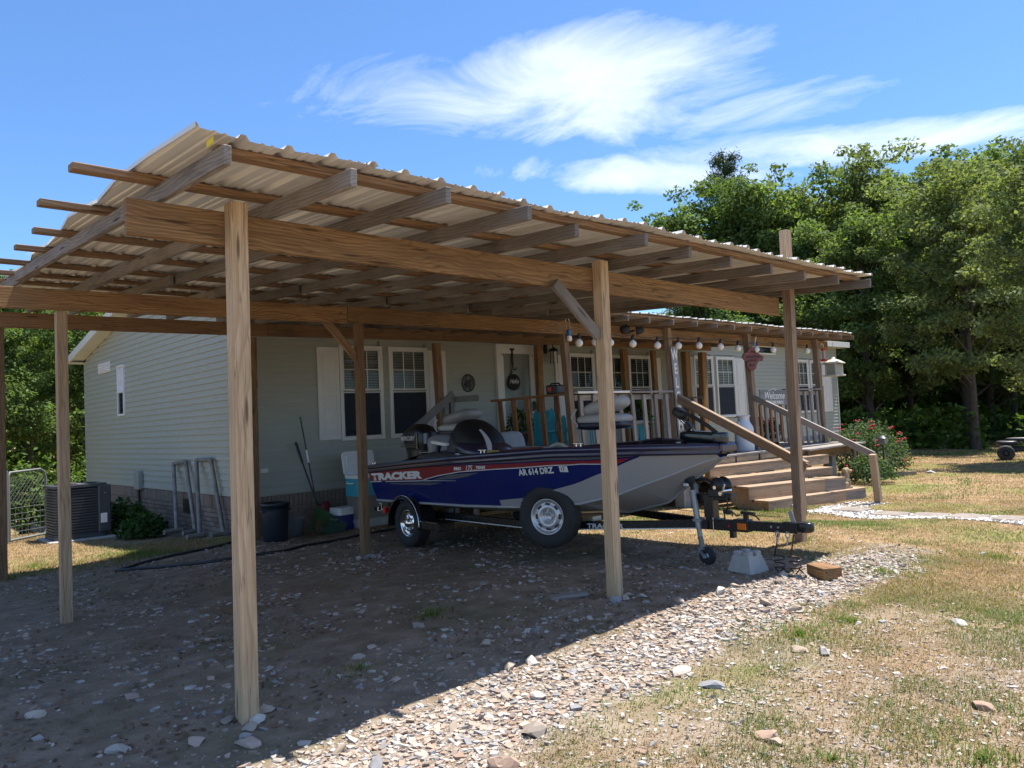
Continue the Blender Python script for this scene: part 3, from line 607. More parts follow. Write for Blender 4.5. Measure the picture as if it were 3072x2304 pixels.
# ---------------------------------------------------------------- porch
porch = thing('porch', (11, 8.2, 0), 'raised wooden porch with shed roof, railings and wide front steps', 'porch')
DZ = .74
nd = 0; y = 7.56
while y < 11.4:
    board('deck_board', (8.33+random.uniform(-.02, .02), y+.068, DZ-.0175), (12.4, y+.068, DZ-.0175), .134, .035, M['greywood'], porch); board('deck_board', (12.404, y+.068, DZ-.018), (16.62+random.uniform(-.03, .03), y+.068, DZ-.018), .134, .035, M['greywood'], porch); y += .141
board('rim_joist', (8.36, 7.60, DZ-.13), (16.55, 7.60, DZ-.13), .038, .184, M['stepwood'], porch); board('rim_joist', (8.38, 7.64, DZ-.13), (8.38, 11.3, DZ-.13), .038, .184, M['porchwood'], porch); board('rim_joist', (16.53, 7.64, DZ-.13), (16.53, 11.3, DZ-.13), .038, .184, M['beam'], porch)
for x in (8.6, 10.9, 13.5, 16.3):
    for y in (7.8, 9.4): MB().box((x, y, (DZ-.24+g1(x, y))/2-.03), (.2, .2, DZ-.2-g1(x, y)), .01).build('pier', M['concrete'], porch)
# front row posts (they all lean a little), inner row by the wall
for x, ln_, s_, mt in ((8.47, -.15, .10, 'porchwood'), (11.03, -.11, .10, 'porchwood'), (13.62, -.14, .12, 'porchwood'), (16.42, -.14, .11, 'porchwood')): board('porch_post', (x, Y2, DZ-.2), (x+ln_, Y2, 2.99), s_, s_, M[mt], porch, up=(0, 1, 0))
for x, ln_, s_ in ((10.9, 0, .15), (13.66, -.06, .16), (14.74, -.06, .13), (16.0, -.02, .20), (16.63, .08, .20)): board('porch_post', (x, Y3+.03, DZ), (x+ln_, Y3+.03, 3.02), s_, s_*.7, M['beam'], porch, up=(0, 1, 0))
for xa, xb in ((8.46, 10.98), (10.984, 13.5), (13.504, 17.0)): board('porch_beam', (xa, Y2+.075, 2.878), (xb, Y2+.075, 2.885), .038, .185, M['beam'], porch)
board('porch_beam', (12.21, Y3-.04, 3.14), (17.0, Y3-.04, 3.16), .038, .19, M['beam'], porch)
x = 8.62
while x < 17.1: board('porch_rafter', (x, 7.44+random.uniform(-.05, .05), zm(7.45)-.0895), (x, 11.35, zm(11.35)-.0895), .038, .089, M['porchwood'], porch); x += .60
for y in (7.55, 8.4, 9.2, 10.0, 10.8): board('porch_purlin', (8.25, y, zm(y)-.0245), (17.12, y, zm(y)-.0245), .089, .038, M['purlin'], porch, up=(0, -.057, 1))
x = 8.22
for i in range(10): sheet(porch, x, 7.47+random.uniform(-.01, .01), 11.38, .9144 if i < 9 else RIB*3, .008+.004*(i % 2)); x += .904
# railings
def railing(xa, xb, n, mt, zt=1.90, top='paintwood'):
    board('rail_top', (xa, Y2-.02, zt), (xb, Y2-.02, zt), .09, .035, M[top], porch); board('rail_lower', (xa, Y2+.03, zt-.08), (xb, Y2+.03, zt-.08), .038, .085, M[mt], porch); board('rail_lower', (xa, Y2+.03, DZ+.12), (xb, Y2+.03, DZ+.12), .038, .085, M[mt], porch)
    for i in range(n): xx = xa+(xb-xa)*(i+.5)/n; board('baluster', (xx, Y2-.012, DZ+.02), (xx-.05, Y2-.012, zt-.04), .075, .038, M[mt], porch, up=(0, 1, 0))
railing(8.52, 9.75, 4, 'greywood', 1.90, 'paintwood'); railing(9.752, 10.97, 4, 'greywood', 1.895, 'greywood'); railing(14.75, 16.36, 6, 'greywood', 1.90, 'greywood')
board('rail_top', (8.38, 8.0, 1.885), (8.43, 9.75, 1.865), .09, .035, M['redwood'], porch)
for i in range(5): y = 8.22+.33*i; board('baluster', (8.47+.004*i, y, DZ+.02), (8.39+.004*i, y, 1.87), .038, .085, M['redwood'], porch, up=(0, 1, 0))
board('rail_top', (13.7, 10.9, 1.88), (16.4, 10.98, 1.88), .09, .03, M['black'], porch)   # dark rail of the bench by the wall
for i in range(6): xx = 14.2+.42*i; board('baluster', (xx, 10.93, DZ+.02), (xx, 10.93, 1.86), .08, .038, M['redwood'], porch, up=(0, 1, 0))
# the grey stair rail at the left end
board('side_rail', (8.10, 10.75, 1.93), (8.25, 9.9, 1.93), .04, .10, M['greypaint'], porch); board('side_rail', (7.05, 10.4, 1.30), (8.12, 10.4, 2.02), .04, .13, M['greypaint'], porch)
for xx, zt in ((7.25, 1.42), (8.08, 1.98), (7.95, 1.88)): board('side_post', (xx, 10.42, g1(7.5, 10.4)), (xx, 10.42, zt), .09, .09, M['greypaint'], porch, up=(0, 1, 0))
for i in range(3): board('side_tread', (7.3+.28*i, 10.2, .2+.18*i), (7.3+.28*i, 11.2, .2+.18*i), .27, .038, M['greypaint'], porch)
# front steps: the flight fans a little towards its lower right
ST = [(.74, (11.05, 7.56), (14.75, 7.56)), (.595, (11.0, 7.30), (14.4, 6.90)), (.425, (11.03, 7.00), (13.6, 6.46)), (.283, (11.12, 6.68), (13.25, 6.08)), (.07, (11.15, 6.36), (13.66, 5.92))]
for i, (z, a, b) in enumerate(ST):
    a3, b3 = V(*a, z), V(*b, z); d = (b3-a3).normalized(); nrm = V(-d.y, d.x, 0)
    if i:
        for k in range(2):
            off = nrm*(.075+.15*k); board('tread', a3+off-V(0, 0, .019), b3+off-V(0, 0, .0192), .146, .038, M['stepwood'], porch)
    zlo = ST[i+1][0] if i < 4 else g1(12.3, 6.1)-.08
    mid = a3.lerp(b3, .78); back = nrm*.022
    board('riser', V(a3.x, a3.y, (z-.04+zlo)/2)+back, V(mid.x, mid.y, (z-.04+zlo)/2)+back, .036, z-.04-zlo, M['stepwood'], porch); board('riser', V(mid.x+.004, mid.y, (z-.04+zlo)/2)+back, V(b3.x, b3.y, (z-.04+zlo)/2)+back, .036, z-.04-zlo, M['stepwood'] if i < 3 else M['greywood'], porch)
def stringer(x, mt, sh_):
    pts = [(7.56, .70), (7.56, .35), (6.9, -.12), (6.40, -.12), (6.40, .03), (6.70, .03), (6.70, .245), (7.0, .245), (7.0, .385), (7.3, .385), (7.3, .555), (7.56, .555)]
    MB().prism(pts, .038, Matrix(((0, 0, 1, x), (1, 0, 0, 0), (0, 1, 0, 0), (0, 0, 0, 1)))).build('stringer', M[mt], porch)
for x in (11.22, 12.2, 13.0): stringer(x, 'stepwood', 0)
# hand rails
board('handrail', (10.98, 7.9, 1.78), (10.99, 5.62, .62), .038, .12, M['porchwood'], porch); board('handrail', (11.01, 7.9, 1.85), (11.02, 5.62, .69), .10, .03, M['stepwood'], porch)
board('newel_post', (11.0, 5.72, g1(11, 5.7)-.1), (10.99, 5.72, .66), .085, .085, M['porchwood'], porch, up=(0, 1, 0))
board('handrail', (13.48, 7.9, 1.76), (12.9, 5.42, .68), .038, .11, M['greywood'], porch); board('newel_post', (12.92, 5.40, g1(12.9, 5.4)-.1), (12.80, 5.40, .70), .10, .10, M['stepwood'], porch, up=(0, 1, 0))
# bench shelf at the right of the steps
for i in range(3): board('shelf_board', (14.0, 7.30-.13*i+.1, .70), (16.75, 7.42-.13*i+.1, .70), .125, .036, M['greywood'], porch)
for xx in (14.3, 16.3): board('shelf_leg', (xx, 7.25, g1(xx, 7.2)-.05), (xx-.03, 7.25, .68), .10, .05, M['porchwood'], porch, up=(0, 1, 0))
board('shelf_apron', (14.4, 7.36, .58), (16.5, 7.44, .58), .03, .18, M['beam'], porch)
# ---------------------------------------------------------------- boat
def sball(mb, c, s, e1=0.5, e2=0.5, R=None, n=16, m=20, mi=0):
    """superellipsoid: soft boxes, cushions, cowls"""
    f = lambda w_, e: math.copysign(abs(w_)**e, w_); vs = []; fs = []
    for i in range(n+1):
        a = -math.pi/2+math.pi*i/n
        for j in range(m):
            b = -math.pi+2*math.pi*j/m; p = V(s[0]*f(math.cos(a), e1)*f(math.cos(b), e2), s[1]*f(math.cos(a), e1)*f(math.sin(b), e2), s[2]*f(math.sin(a), e1))
            vs.append((R @ p if R is not None else p)+V(c))
    for i in range(n):
        for j in range(m): fs.append((i*m+j, i*m+(j+1) % m, (i+1)*m+(j+1) % m, (i+1)*m+j))
    mb.add(vs, fs, True, mi); return mb
def RY(a): return Matrix.Rotation(rad(a), 3, 'Y')
def RX_(a): return Matrix.Rotation(rad(a), 3, 'X')
def RZ(a): return Matrix.Rotation(rad(a), 3, 'Z')
BT, BB = V(6.62, 8.95, 0), V(6.47, 4.08, 0); bu = (BB-BT).normalized(); bl_ = V(-bu.y, bu.x, 0)
BM = Matrix(((bu.x, bl_.x, 0, BT.x), (bu.y, bl_.y, 0, BT.y), (0, 0, 1, 0), (0, 0, 0, 1)))
boat = bpy.data.objects.new('bass_boat', None); put(boat, BM); CUR[0] = BM; tag(boat, 'dark blue aluminium fishing boat with red stripe and silver bow on its trailer', 'boat')
def IP(a, b): return lambda x: float(np.interp(x, a, b))
hb = IP([0,1,2,2.6,3.0,3.4,3.8,4.2,4.5,4.72,4.87],[1.10,1.13,1.14,1.13,1.09,1.0,.86,.64,.43,.25,.12]); hg = IP([0,1,2,3.45,4.2,4.87],[1.0,1.075,1.14,1.215,1.215,1.20])
hc = IP([0,1,2,2.6,3.0,3.4,3.8,4.2,4.5,4.72,4.82],[.98,1.0,1.0,.97,.92,.81,.64,.42,.25,.10,.02]); hz = IP([0,2,3,3.6,3.94,4.10,4.43,4.73,4.82],[.54,.57,.60,.65,.734,.80,.93,1.065,1.08])
hk = IP([0,2.79,3.57,4.13,4.37,4.6,4.82],[.38,.422,.483,.617,.79,.95,1.08])
def side_pt(x, t, off=0.0, sg=-1):
    xx = min(x, 4.82); p = V(x+(.05*t if x > 4.8 else 0), hc(xx)+(hb(x)-hc(xx))*t+.02*math.sin(math.pi*max(0, min(1, t))), hz(xx)+(hg(x)-hz(xx))*t)
    if off: p = p+V(.25*max(0, (x-3.4)), 1, -.1).normalized()*off
    return V(p.x, p.y*(-sg if sg > 0 else 1)*(1 if sg > 0 else 1), p.z) if sg > 0 else V(p.x, -p.y, p.z)
def side_pt2(x, t, off, sg): p = side_pt(x, t, off, -1); return V(p.x, p.y if sg < 0 else -p.y, p.z)
def boat_paint(name, col, rough=.22, coat=.6):
    t = NT(name); v = t.obj(); nz = t.noise(v, 3, 5, .6)
    t.set(Base_Color=t.mix(t.math('MULTIPLY', nz, .25), col, tuple(c*.6+.02 for c in col)), Roughness=t.math('ADD', t.math('MULTIPLY', nz, .15), rough-.07), Coat_Weight=coat, Coat_Roughness=.08); return t.m
BL = boat_paint('boat_blue', (.005, .014, .125)); BD = boat_paint('boat_dark_blue', (.010, .012, .045), .3); BR = boat_paint('boat_red', (.21, .006, .014), .5, .0); BS = boat_paint('boat_silver', (.34, .345, .35), .38, .2); BW = boat_paint('decal_white', (.72, .72, .70), .35, .2); BG = boat_paint('decal_grey', (.10, .105, .12), .35, .2)
CARPET = plain('boat_carpet', (.035, .037, .042), .95, 0, .25, 40, .4)
xs_ = [i*.06 for i in range(80)]+[4.78, 4.82]
def bgrid(fn, rows_, sg, flipbase=False):
    P = [[fn(x, t, 0, sg) for t in rows_] for x in xs_]; return P, ((sg < 0) != flipbase)
for sg in (-1, 1):
    P, fl = bgrid(side_pt2, [i/8 for i in range(9)], sg); MB().grid(P, True, 0, not fl).build('hull_side', BL, boat)
bt = MB()
for sg in (-1, 1):
    P = []
    for x in xs_:
        row = []
        for t in (0, .25, .5, .7, .9, 1.0):
            y = hc(x)*t; z = hk(x)+(hz(x)-hk(x))*t-(.03*math.sin(t*math.pi)*(1 if x < 3.6 else .3)); row.append(V(x, y*sg, z))
        P.append(row)
    bt.grid(P, False, 0, sg < 0)
bt.build('hull_bottom', BS, boat)
ck = MB()
for sg in (-1, 1): ck.tube([side_pt2(x, 0, .004, sg) for x in xs_[:-1]], .016, 6)
ck.tube([V(x, 0, hk(x)-.004) for x in xs_], .014, 6); ck.build('chine_strake', BS, boat)
tr = MB(); tr.add([V(0, -hb(0), hg(0)), V(0, -hc(0), hz(0)), V(0, 0, hk(0)), V(0, hc(0), hz(0)), V(0, hb(0), hg(0))], [(4, 3, 2, 1, 0)]); tr.build('transom', BL, boat)
def strip(name, top, bot, mat, sg=-1, off=.004, n=40):
    top, bot = sorted(top), sorted(bot); P = []; x0, x1 = top[0][0], top[-1][0]; y0, y1 = bot[0][0], bot[-1][0]
    ft = IP([p[0] for p in top], [p[1] for p in top]); fb = IP([p[0] for p in bot], [p[1] for p in bot])
    for i in range(n+1):
        a = x0+(x1-x0)*i/n; b = y0+(y1-y0)*i/n; P.append([side_pt2(b+(a-b)*k/4, fb(b)+(ft(a)-fb(b))*k/4, off, sg) for k in range(5)])
    return MB().grid(P, True, 0, sg > 0).build(name, mat, boat)
for sg in (-1, 1):
    strip('silver_panel', [(2.62, .13), (3.03, .18), (3.48, .32), (3.68, .39), (4.01, .55), (4.24, .71), (4.35, .99), (4.8, .99)], [(2.62, .02), (4.8, .0)], BS, sg, .006, 90)
    strip('dark_stripe', [(0, .985), (2, .985), (4.3, .94)], [(0, .85), (1.4, .86), (2.55, .83), (3.4, .81), (4.1, .76), (4.26, .75)], BG, sg, .0075)
    strip('red_stripe', [(0, .79), (.39, .84), (1.37, .84), (2.55, .81), (3.4, .79), (3.75, .77), (4.18, .72)], [(0, .57), (1.3, .56), (1.62, .64), (2.06, .70), (2.67, .72), (3.39, .72), (3.74, .71), (4.07, .63)], BR, sg, .009, 80)
    strip('pinstripe', [(1.3, .562), (1.62, .645), (2.06, .705), (2.67, .725), (3.39, .725), (3.74, .715), (4.05, .65)], [(1.3, .545), (1.62, .628), (2.06, .69), (2.67, .71), (3.39, .71), (3.74, .70), (4.05, .635)], BW, sg, .011, 80)
    strip('pinstripe', [(.4, .555), (1.2, .545), (1.97, .525)], [(.4, .535), (1.2, .528), (1.97, .521)], BW, sg, .011, 80); strip('pinstripe', [(.0, .56), (.3, .56)], [(.0, .54), (.3, .54)], BW, sg, .011, 80)
    strip('grey_swoosh', [(1.49, .551), (1.7, .61), (1.9, .655), (2.4, .668)], [(1.49, .55), (1.94, .555), (2.2, .60), (2.4, .667)], BG, sg, .0095); strip('grey_swoosh', [(.49, .50), (1.33, .50), (1.7, .48)], [(.49, .475), (1.4, .43), (1.7, .478)], BG, sg, .0095)
def hull_text(txt, x0, t0, size, sx=1.0, shear=0.0, bold=0.0, mat=BW, off=.014, parent=None, slope=0.0, name='hull_lettering'):
    me = text_mesh(txt, size, None, shear, bold, 0, sx)
    for v in me.vertices:
        a, b = v.co.x, v.co.y; x = x0+a; hh = hg(x)-hz(x); p = side_pt2(x, t0+(b+slope*a)/hh, off, -1); v.co = p
    return link_mesh(name, me, mat, parent or boat, BM)
hull_text('TRACKER', .06, .60, .118, 2.35, .12, .008); hull_text('PRO', 1.98, .735, .046, 1.5, .15, .003); hull_text('175', 2.18, .712, .085, 1.0, .45, .0015); hull_text('TEAM', 2.38, .738, .044, 1.4, .15, .003); hull_text('TXW', 2.32, .700, .024, 1.2, .2, .001)
hull_text('AR 614 DRZ', 3.02, .585, .088, .88, 0, .0035)
strip('registration_sticker', [(3.50, .70), (3.585, .69)], [(3.50, .595), (3.585, .585)], BW, -1, .012, 6); hull_text('17', 3.512, .615, .05, .9, 0, .001, BD, .0155)
# gunwale
gp = [(-.004, -.088), (.018, -.088), (.024, -.062), (.014, -.045), (.026, -.034), (.030, -.01), (.024, .010), (.004, .018), (-.10, .012), (-.125, -.002), (-.13, -.09)]
gw_ = MB()
for sg in (-1, 1):
    P = []
    for x in [i*.1 for i in range(49)]+[4.87]:
        k = min(1.0, hb(x)/.16); P.append([V(x+.03*(o if x > 3.4 else 0), (hb(x)+(o if o > 0 else o*k))*sg, hg(x)+z) for o, z in gp])
    gw_.grid(P, True, 0, sg > 0)
gw_.box((4.865, 0, hg(4.87)-.03), (.05, .27, .09), .02); gw_.box((.02, 0, .965), (.06, 2.1, .08), .012); gw_.build('gunwale', BD, boat)
gl = MB()
for sg in (-1, 1): gl.tube([V(x, (hb(x)+.027)*sg, hg(x)-.012) for x in [1.6+i*.1 for i in range(33)]], .0045, 5)
gl.build('rub_rail', boat_paint('rub_rail', (.16, .17, .26), .25), boat)
dk = MB()
def deck(x0, x1, dz, n=14): return [[V(x0+(x1-x0)*i/n, s*(hb(x0+(x1-x0)*i/n)-.12), hg(x0+(x1-x0)*i/n)+dz) for s in (-1, -.5, 0, .5, 1)] for i in range(n+1)]
dk.grid(deck(2.75, 4.80, -.05), False, 0, True); dk.grid(deck(0.02, .72, -.05, 5), False, 0, True)
dk.add([V(.72, -.9, .62), V(2.75, -.9, .62), V(2.75, .9, .62), V(.72, .9, .62)], [(0, 1, 2, 3)]); dk.add([V(.72, -.9, .62), V(.72, .9, .62), V(.72, 1, 1.0), V(.72, -1, 1.0)], [(0, 1, 2, 3)]); dk.add([V(2.75, -.9, .62), V(2.75, .9, .62), V(2.75, .98, 1.12), V(2.75, -.98, 1.12)], [(3, 2, 1, 0)])
for sg in (-1, 1): dk.add([V(.72, sg*.9, .62), V(2.75, sg*.9, .62), V(2.75, sg*1.0, 1.12), V(.72, sg*1.0, 1.0)], [(0, 1, 2, 3) if sg > 0 else (3, 2, 1, 0)])
dk.build('deck', CARPET, boat)
for sg in (-1, 1):
    MB().add([V(0, sg*.9, 1.0), V(.42, sg*.52, 1.13), V(.55, sg*1.0, 1.05), V(.1, sg*1.05, 1.02), V(.0, sg*.5, .98)], [(0, 3, 2, 1) if sg < 0 else (1, 2, 3, 0), (0, 1, 4) if sg < 0 else (4, 1, 0)]).build('stern_corner', BL, boat)
for x in (.05, 2.45, 3.7):
    c_ = MB(); y = -(hb(x)-.06); z = hg(x)+.02
    c_.tube([(x-.07, y, z+.028), (x+.07, y, z+.028)], .009, 8); c_.cyl((x-.03, y, z-.01), (x-.03, y, z+.028), .008, None, 8); c_.cyl((x+.03, y, z-.01), (x+.03, y, z+.028), .008, None, 8); c_.build('cleat', M['chrome'], boat)
CUSH = plain('grey_vinyl', (.25, .25, .245), .5, 0, .08, 5, .06); CUSHW = plain('pale_vinyl', (.40, .40, .38), .5, 0, .06, 5, .06); CUSHD = plain('charcoal_vinyl', (.075, .075, .085), .5, 0, .1, 5); CUSHN = plain('navy_vinyl', (.012, .014, .035), .45)
def folded_seat(x, y, z, rz, pole, a, b, cshade):
    R = RZ(rz); O = V(x, y, z)
    st_ = sball(MB(), O+R@V(0, 0, .045), (.27, .25, .055), .5, .4, R, 10, 20).build('seat_shell', CUSHN, boat)
    sball(MB(), O+R@V(0, 0, .105), (.285, .26, .065), .7, .5, R, 10, 20).build('seat_cushion', cshade[0], st_)
    R2 = R @ RY(-13); bk = sball(MB(), O+R@V(.03, 0, .25), (.25, .24, .085), .8, .6, R2, 10, 20); bk.build('backrest', cshade[1], st_)
    sball(MB(), O+R@V(.06, 0, .262), (.17, .165, .065), .6, .5, R2, 8, 16).build('backrest_panel', cshade[2], st_)
    for s in (-1, 1): MB().tube([O+R@V(-.25, .22*s, .06), O+R@V(-.31, .22*s, .14), O+R@V(-.25, .21*s, .23)], .014, 6).build('hinge', CUSHW, st_)
    if pole: MB().cyl(O+V(0, 0, -pole), O+V(0, 0, .0), .035, .03, 12).cyl(O+V(0, 0, -pole), O+V(0, 0, -pole+.02), .11, .09, 16).build('pedestal', M['steel'], st_)
folded_seat(.62, .02, 1.355, 15, .38, 0, 0, (CUSHW, CUSH, CUSH)); folded_seat(3.26, .05, 1.385, 20, .26, 0, 0, (CUSHW, CUSHW, CUSHD))
dsb = MB(); sball(dsb, (.68, -.32, 1.16), (.09, .24, .22), .45, .45, RY(-10)); sball(dsb, (.92, -.32, 1.02), (.26, .24, .08), .5, .4); dsb.build('helm_seat', CUSH, boat)
psb = MB(); sball(psb, (1.22, .38, 1.16), (.07, .24, .22), .45, .45, RY(-14)); sball(psb, (1.55, .38, 1.09), (.30, .25, .085), .5, .4); psb.build('passenger_seat', CUSH, boat)
# helm console with smoked windscreen
cns = MB(); sball(cns, (1.45, -.62, 1.03), (.62, .32, .16), .55, .6); sball(cns, (1.62, -.56, 1.17), (.30, .28, .20), .6, .6, RY(14)); CNS = cns.build('console', plain('console_plastic', (.045, .047, .055), .6, 0, .12, 8), boat)
sball(MB(), (1.72, -.56, 1.26), (.36, .28, .26), .85, .75, RY(30), 16, 24).build('windscreen', M['tinted'], CNS)
sball(MB(), (1.86, -.58, 1.18), (.36, .33, .13), .8, .85, RY(10), 12, 24).build('console_fairing', BD, CNS)
fl_ = MB(); P = []
for i in range(15):
    t = i/14; cx_ = V(2.26-.30*t*t, -.82+.12*t, 1.13+.30*t); wd_f = .045*math.sin(math.pi*min(1, .12+t*.9))+.004; P.append([cx_+V(-wd_f, -.012, -.01), cx_+V(0, -.03, 0), cx_+V(wd_f*.6, .0, .01)])
fl_.grid(P, True); fl_.grid(P, True, 0, True); fl_.build('fairing_flash', boat_paint('silver_flash', (.52, .53, .56), .2), CNS)
tm = text_mesh('TRACKER', .05, None, .1, .001, 0, 1.3); link_mesh('console_lettering', tm, BW, CNS, BM @ Matrix.Translation((1.72, -.925, 1.13)) @ Matrix.Rotation(rad(12), 4, 'Z') @ Matrix.Rotation(rad(82), 4, 'X'))
th = MB(); sball(th, (1.32, -.84, 1.285), (.17, .05, .022), .4, .5, RY(6)); th.build('throttle_grip', M['white'], CNS); MB().tube([(1.26, -.84, 1.12), (1.26, -.84, 1.2), (1.30, -.84, 1.27)], .03, 10).build('throttle_arm', M['black'], CNS)
MB().tube([(1.38+.0, -.56+.17*math.cos(t*.524), 1.3+.17*math.sin(t*.524)) for t in range(12)], .014, 8, closed=True).build('steering_wheel', M['black'], CNS)
MB().box((1.02, -.80, 1.12), (.10, .06, .05), .01).build('red_buckle', M['red'], boat)
MB().box((2.32, -.82, 1.17), (.15, .07, .05), .008).build('yellow_box', plain('yellow_pack', (.50, .33, .06), .5), boat)
arc = MB(); arc.tube([(2.85-.17*math.cos(t), -.30, 1.13+.10*math.sin(t)) for t in [math.pi*i/12 for i in range(13)]], .022, 8); P = [[V(2.85-.16*k*math.cos(t), -.30+.03*(1-k), 1.125+.09*k*math.sin(t)) for k in (0, .5, 1)] for t in [math.pi*i/12 for i in range(13)]]; arc.grid(P, True); arc.build('folded_seat_pad', plain('cream_pad', (.55, .50, .42), .6, 0, .15, 9), boat)
rd = MB(); rd.tube([(2.2, -.55, 1.17), (3.05, -.72, 1.215)], .014, 6); rd.build('rod_handle', plain('rod_red', (.20, .04, .03), .4), boat)
rl = MB(); rl.tube([(3.95, -.25, 1.16), (4.02, -.22, 1.25), (4.2, -.2, 1.27), (4.28, -.22, 1.27)], .016, 8); rl.build('bow_handle', M['black'], boat)
# trolling motor folded on the bow
tro = MB(); sball(tro, (4.60, -.02, 1.275), (.27, .06, .06), .6, .8, RY(4)); sball(tro, (4.79, -.02, 1.265), (.10, .055, .055), .3, .9); TRO = tro.build('trolling_motor', boat_paint('motor_black', (.008, .014, .018), .22), boat)
MB().tube([(4.52, .0, 1.30), (4.36, .0, 1.44), (4.29, .0, 1.51)], .020, 10).build('shaft', M['chrome'], TRO)
sball(MB(), (4.335, 0, 1.515), (.085, .06, .045), .5, .6, RY(32)).build('control_head', M['black'], TRO); MB().box((4.43, 0, 1.38), (.07, .075, .09), .012, RY(-40)).build('clamp', M['black'], TRO)
cb_ = MB(); cb_.tube([(4.37, -.03, 1.53), (4.48, -.03, 1.49), (4.58, -.03, 1.44), (4.68, -.03, 1.38), (4.78, -.03, 1.31)], .020, 7); cb_.build('cable', M['black'], TRO)
MB().bar((4.1, .0, 1.16), (4.60, .0, 1.225), .10, .05, .012).box((4.55, 0, 1.18), (.20, .16, .05), .01).box((4.68, 0, 1.165), (.16, .18, .04), .01).bar((4.25, .0, 1.19), (4.42, .0, 1.27), .07, .05, .012).build('mount', M['black'], TRO)
MB().box((4.49, -.085, 1.175), (.05, .01, .03)).build('yellow_label', plain('yellow_label', (.65, .60, .06), .5), TRO); MB().box((4.33, -.05, 1.225), (.05, .01, .012)).build('pull_tab', M['white'], TRO)
# outboard
out = bpy.data.objects.new('outboard_motor', None); put(out, BM @ Matrix.Translation((-.35, 0, 1.0)), boat)
cw = MB(); P = []
for i in range(15):
    a = i/14; z = 1.15+.39*a; k = (1-max(0, (a-.62)/.38)**2.4*.75)*(.88+.12*min(1, a*3)); sh_ = -.05*a
    P.append([V(-.34+sh_+.31*k*math.copysign(abs(math.cos(t))**.62, math.cos(t)), .185*k*math.copysign(abs(math.sin(t))**.62, math.sin(t)), z-.05*a*(math.cos(t) < -.3)*.6) for t in [2*math.pi*j/28 for j in range(29)]])
cw.grid(P, True); top = [P[-1][j] for j in range(28)]; cw.add(top, [tuple(range(28))], True); cw.build('cowl', boat_paint('cowl_black', (.005, .006, .008), .42, .1), out)
MB().grid([[V(-.34+.315*math.cos(t)*(1 if z > 1.1 else .9), .19*math.sin(t), z) for t in [2*math.pi*j/24 for j in range(25)]] for z in (1.05, 1.09, 1.145, 1.16)], True).build('cowl_base', M['black'], out)
ld = MB(); sball(ld, (-.36, 0, .80), (.17, .09, .36), .5, .7); ld.box((-.12, 0, .98), (.25, .26, .30), .03); sball(ld, (-.40, 0, .42), (.24, .065, .075), .5, .9); ld.box((-.43, 0, .56), (.26, .18, .015), .005); ld.build('lower_unit', M['blackpaint'], out)
pr = MB()
for k in range(3): a = 2*math.pi*k/3; pr.box((-.64, .07*math.cos(a), .42+.07*math.sin(a)), (.02, .09, .11), .01, RX_(math.degrees(a)) @ RZ(25))
pr.cyl((-.70, 0, .42), (-.60, 0, .42), .04, .05, 12).build('propeller', M['dullsteel'], out)
P = [[V(x, -.192+.012*abs(x+.34)+.004, z) for z in (1.18, 1.25, 1.32, 1.40)] for x in (-.215, -.20, -.185)]; MB().grid(P, True, 0, True).build('chrome_flash', M['chrome'], out)
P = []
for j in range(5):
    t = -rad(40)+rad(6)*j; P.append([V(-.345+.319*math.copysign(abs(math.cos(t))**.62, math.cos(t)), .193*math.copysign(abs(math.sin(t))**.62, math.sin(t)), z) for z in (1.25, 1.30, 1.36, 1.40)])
MB().grid(P, True).build('cowl_patch', plain('pale_patch', (.13, .17, .24), .2, .3), out)  # pale blue-grey patch over the cowl's front starboard corner
tm = text_mesh('MERCURY', .085, None, .15, .002, 0, .95); link_mesh('cowl_lettering', tm, BW, out, BM @ Matrix.Translation((-.60, -.197, 1.305)) @ Matrix.Rotation(rad(90), 4, 'X'))
MB().box((-.42, -.193, 1.215), (.40, .006, .022)).box((-.42, -.1935, 1.245), (.40, .006, .012)).build('brown_stripe', plain('tan_stripe', (.10, .075, .06), .4), out)
hs = MB(); hs.tube([(-.1, -.05, 1.1), (.15, -.15, 1.13), (.4, -.25, 1.05), (.6, -.3, 1.0)], .018, 8); hs.tube([(-.1, .05, 1.1), (.1, .1, 1.16), (.35, .05, 1.08), (.5, .1, 1.0)], .018, 8); hs.box((.12, 0, 1.08), (.16, .34, .05), .015); hs.tube([(.02, -.26, 1.14), (.02, .26, 1.14)], .015, 8); hs.build('rigging', M['black'], out)
MB().cyl((.05, -.30, 1.13), (.05, -.16, 1.13), .016, None, 10).ball((.16, -.52, 1.06), (.06, .05, .018)).build('steering_ram', M['chrome'], out)
# ---------------------------------------------------------------- trailer
trl = bpy.data.objects.new('boat_trailer', None); put(trl, BM); tag(trl, 'black single axle boat trailer with winch stand, jack and spare wheel', 'trailer')
FB = M['blackpaint']
for s in (-1, 1):
    MB().bar((-.05, s*.70, .37), (3.0, s*.70, .375), .05, .085, .006).build('frame_rail', FB, trl); MB().bar((2.97, s*.70, .375), (4.62, s*.035, .43), .05, .085, .006).build('tongue_arm', FB, trl)
    MB().bar((-.0, s*.55, .50), (3.1, s*.50, .50), .09, .045, .006).build('bunk', M['rubber'], trl)
    for x in (.2, 1.6, 2.8): MB().bar((x, s*.54, .38), (x, s*.54, .49), .05, .05).build('bunk_bracket', M['steel'], trl)
for x in (.0, 1.2, 2.5): MB().bar((x, -.70, .33), (x, .70, .33), .06, .06, .004, up=(1, 0, 0)).build('crossmember', FB, trl)
MB().bar((.83, -.98, .27), (.83, .98, .27), .06, .06, .004).build('axle', FB, trl)
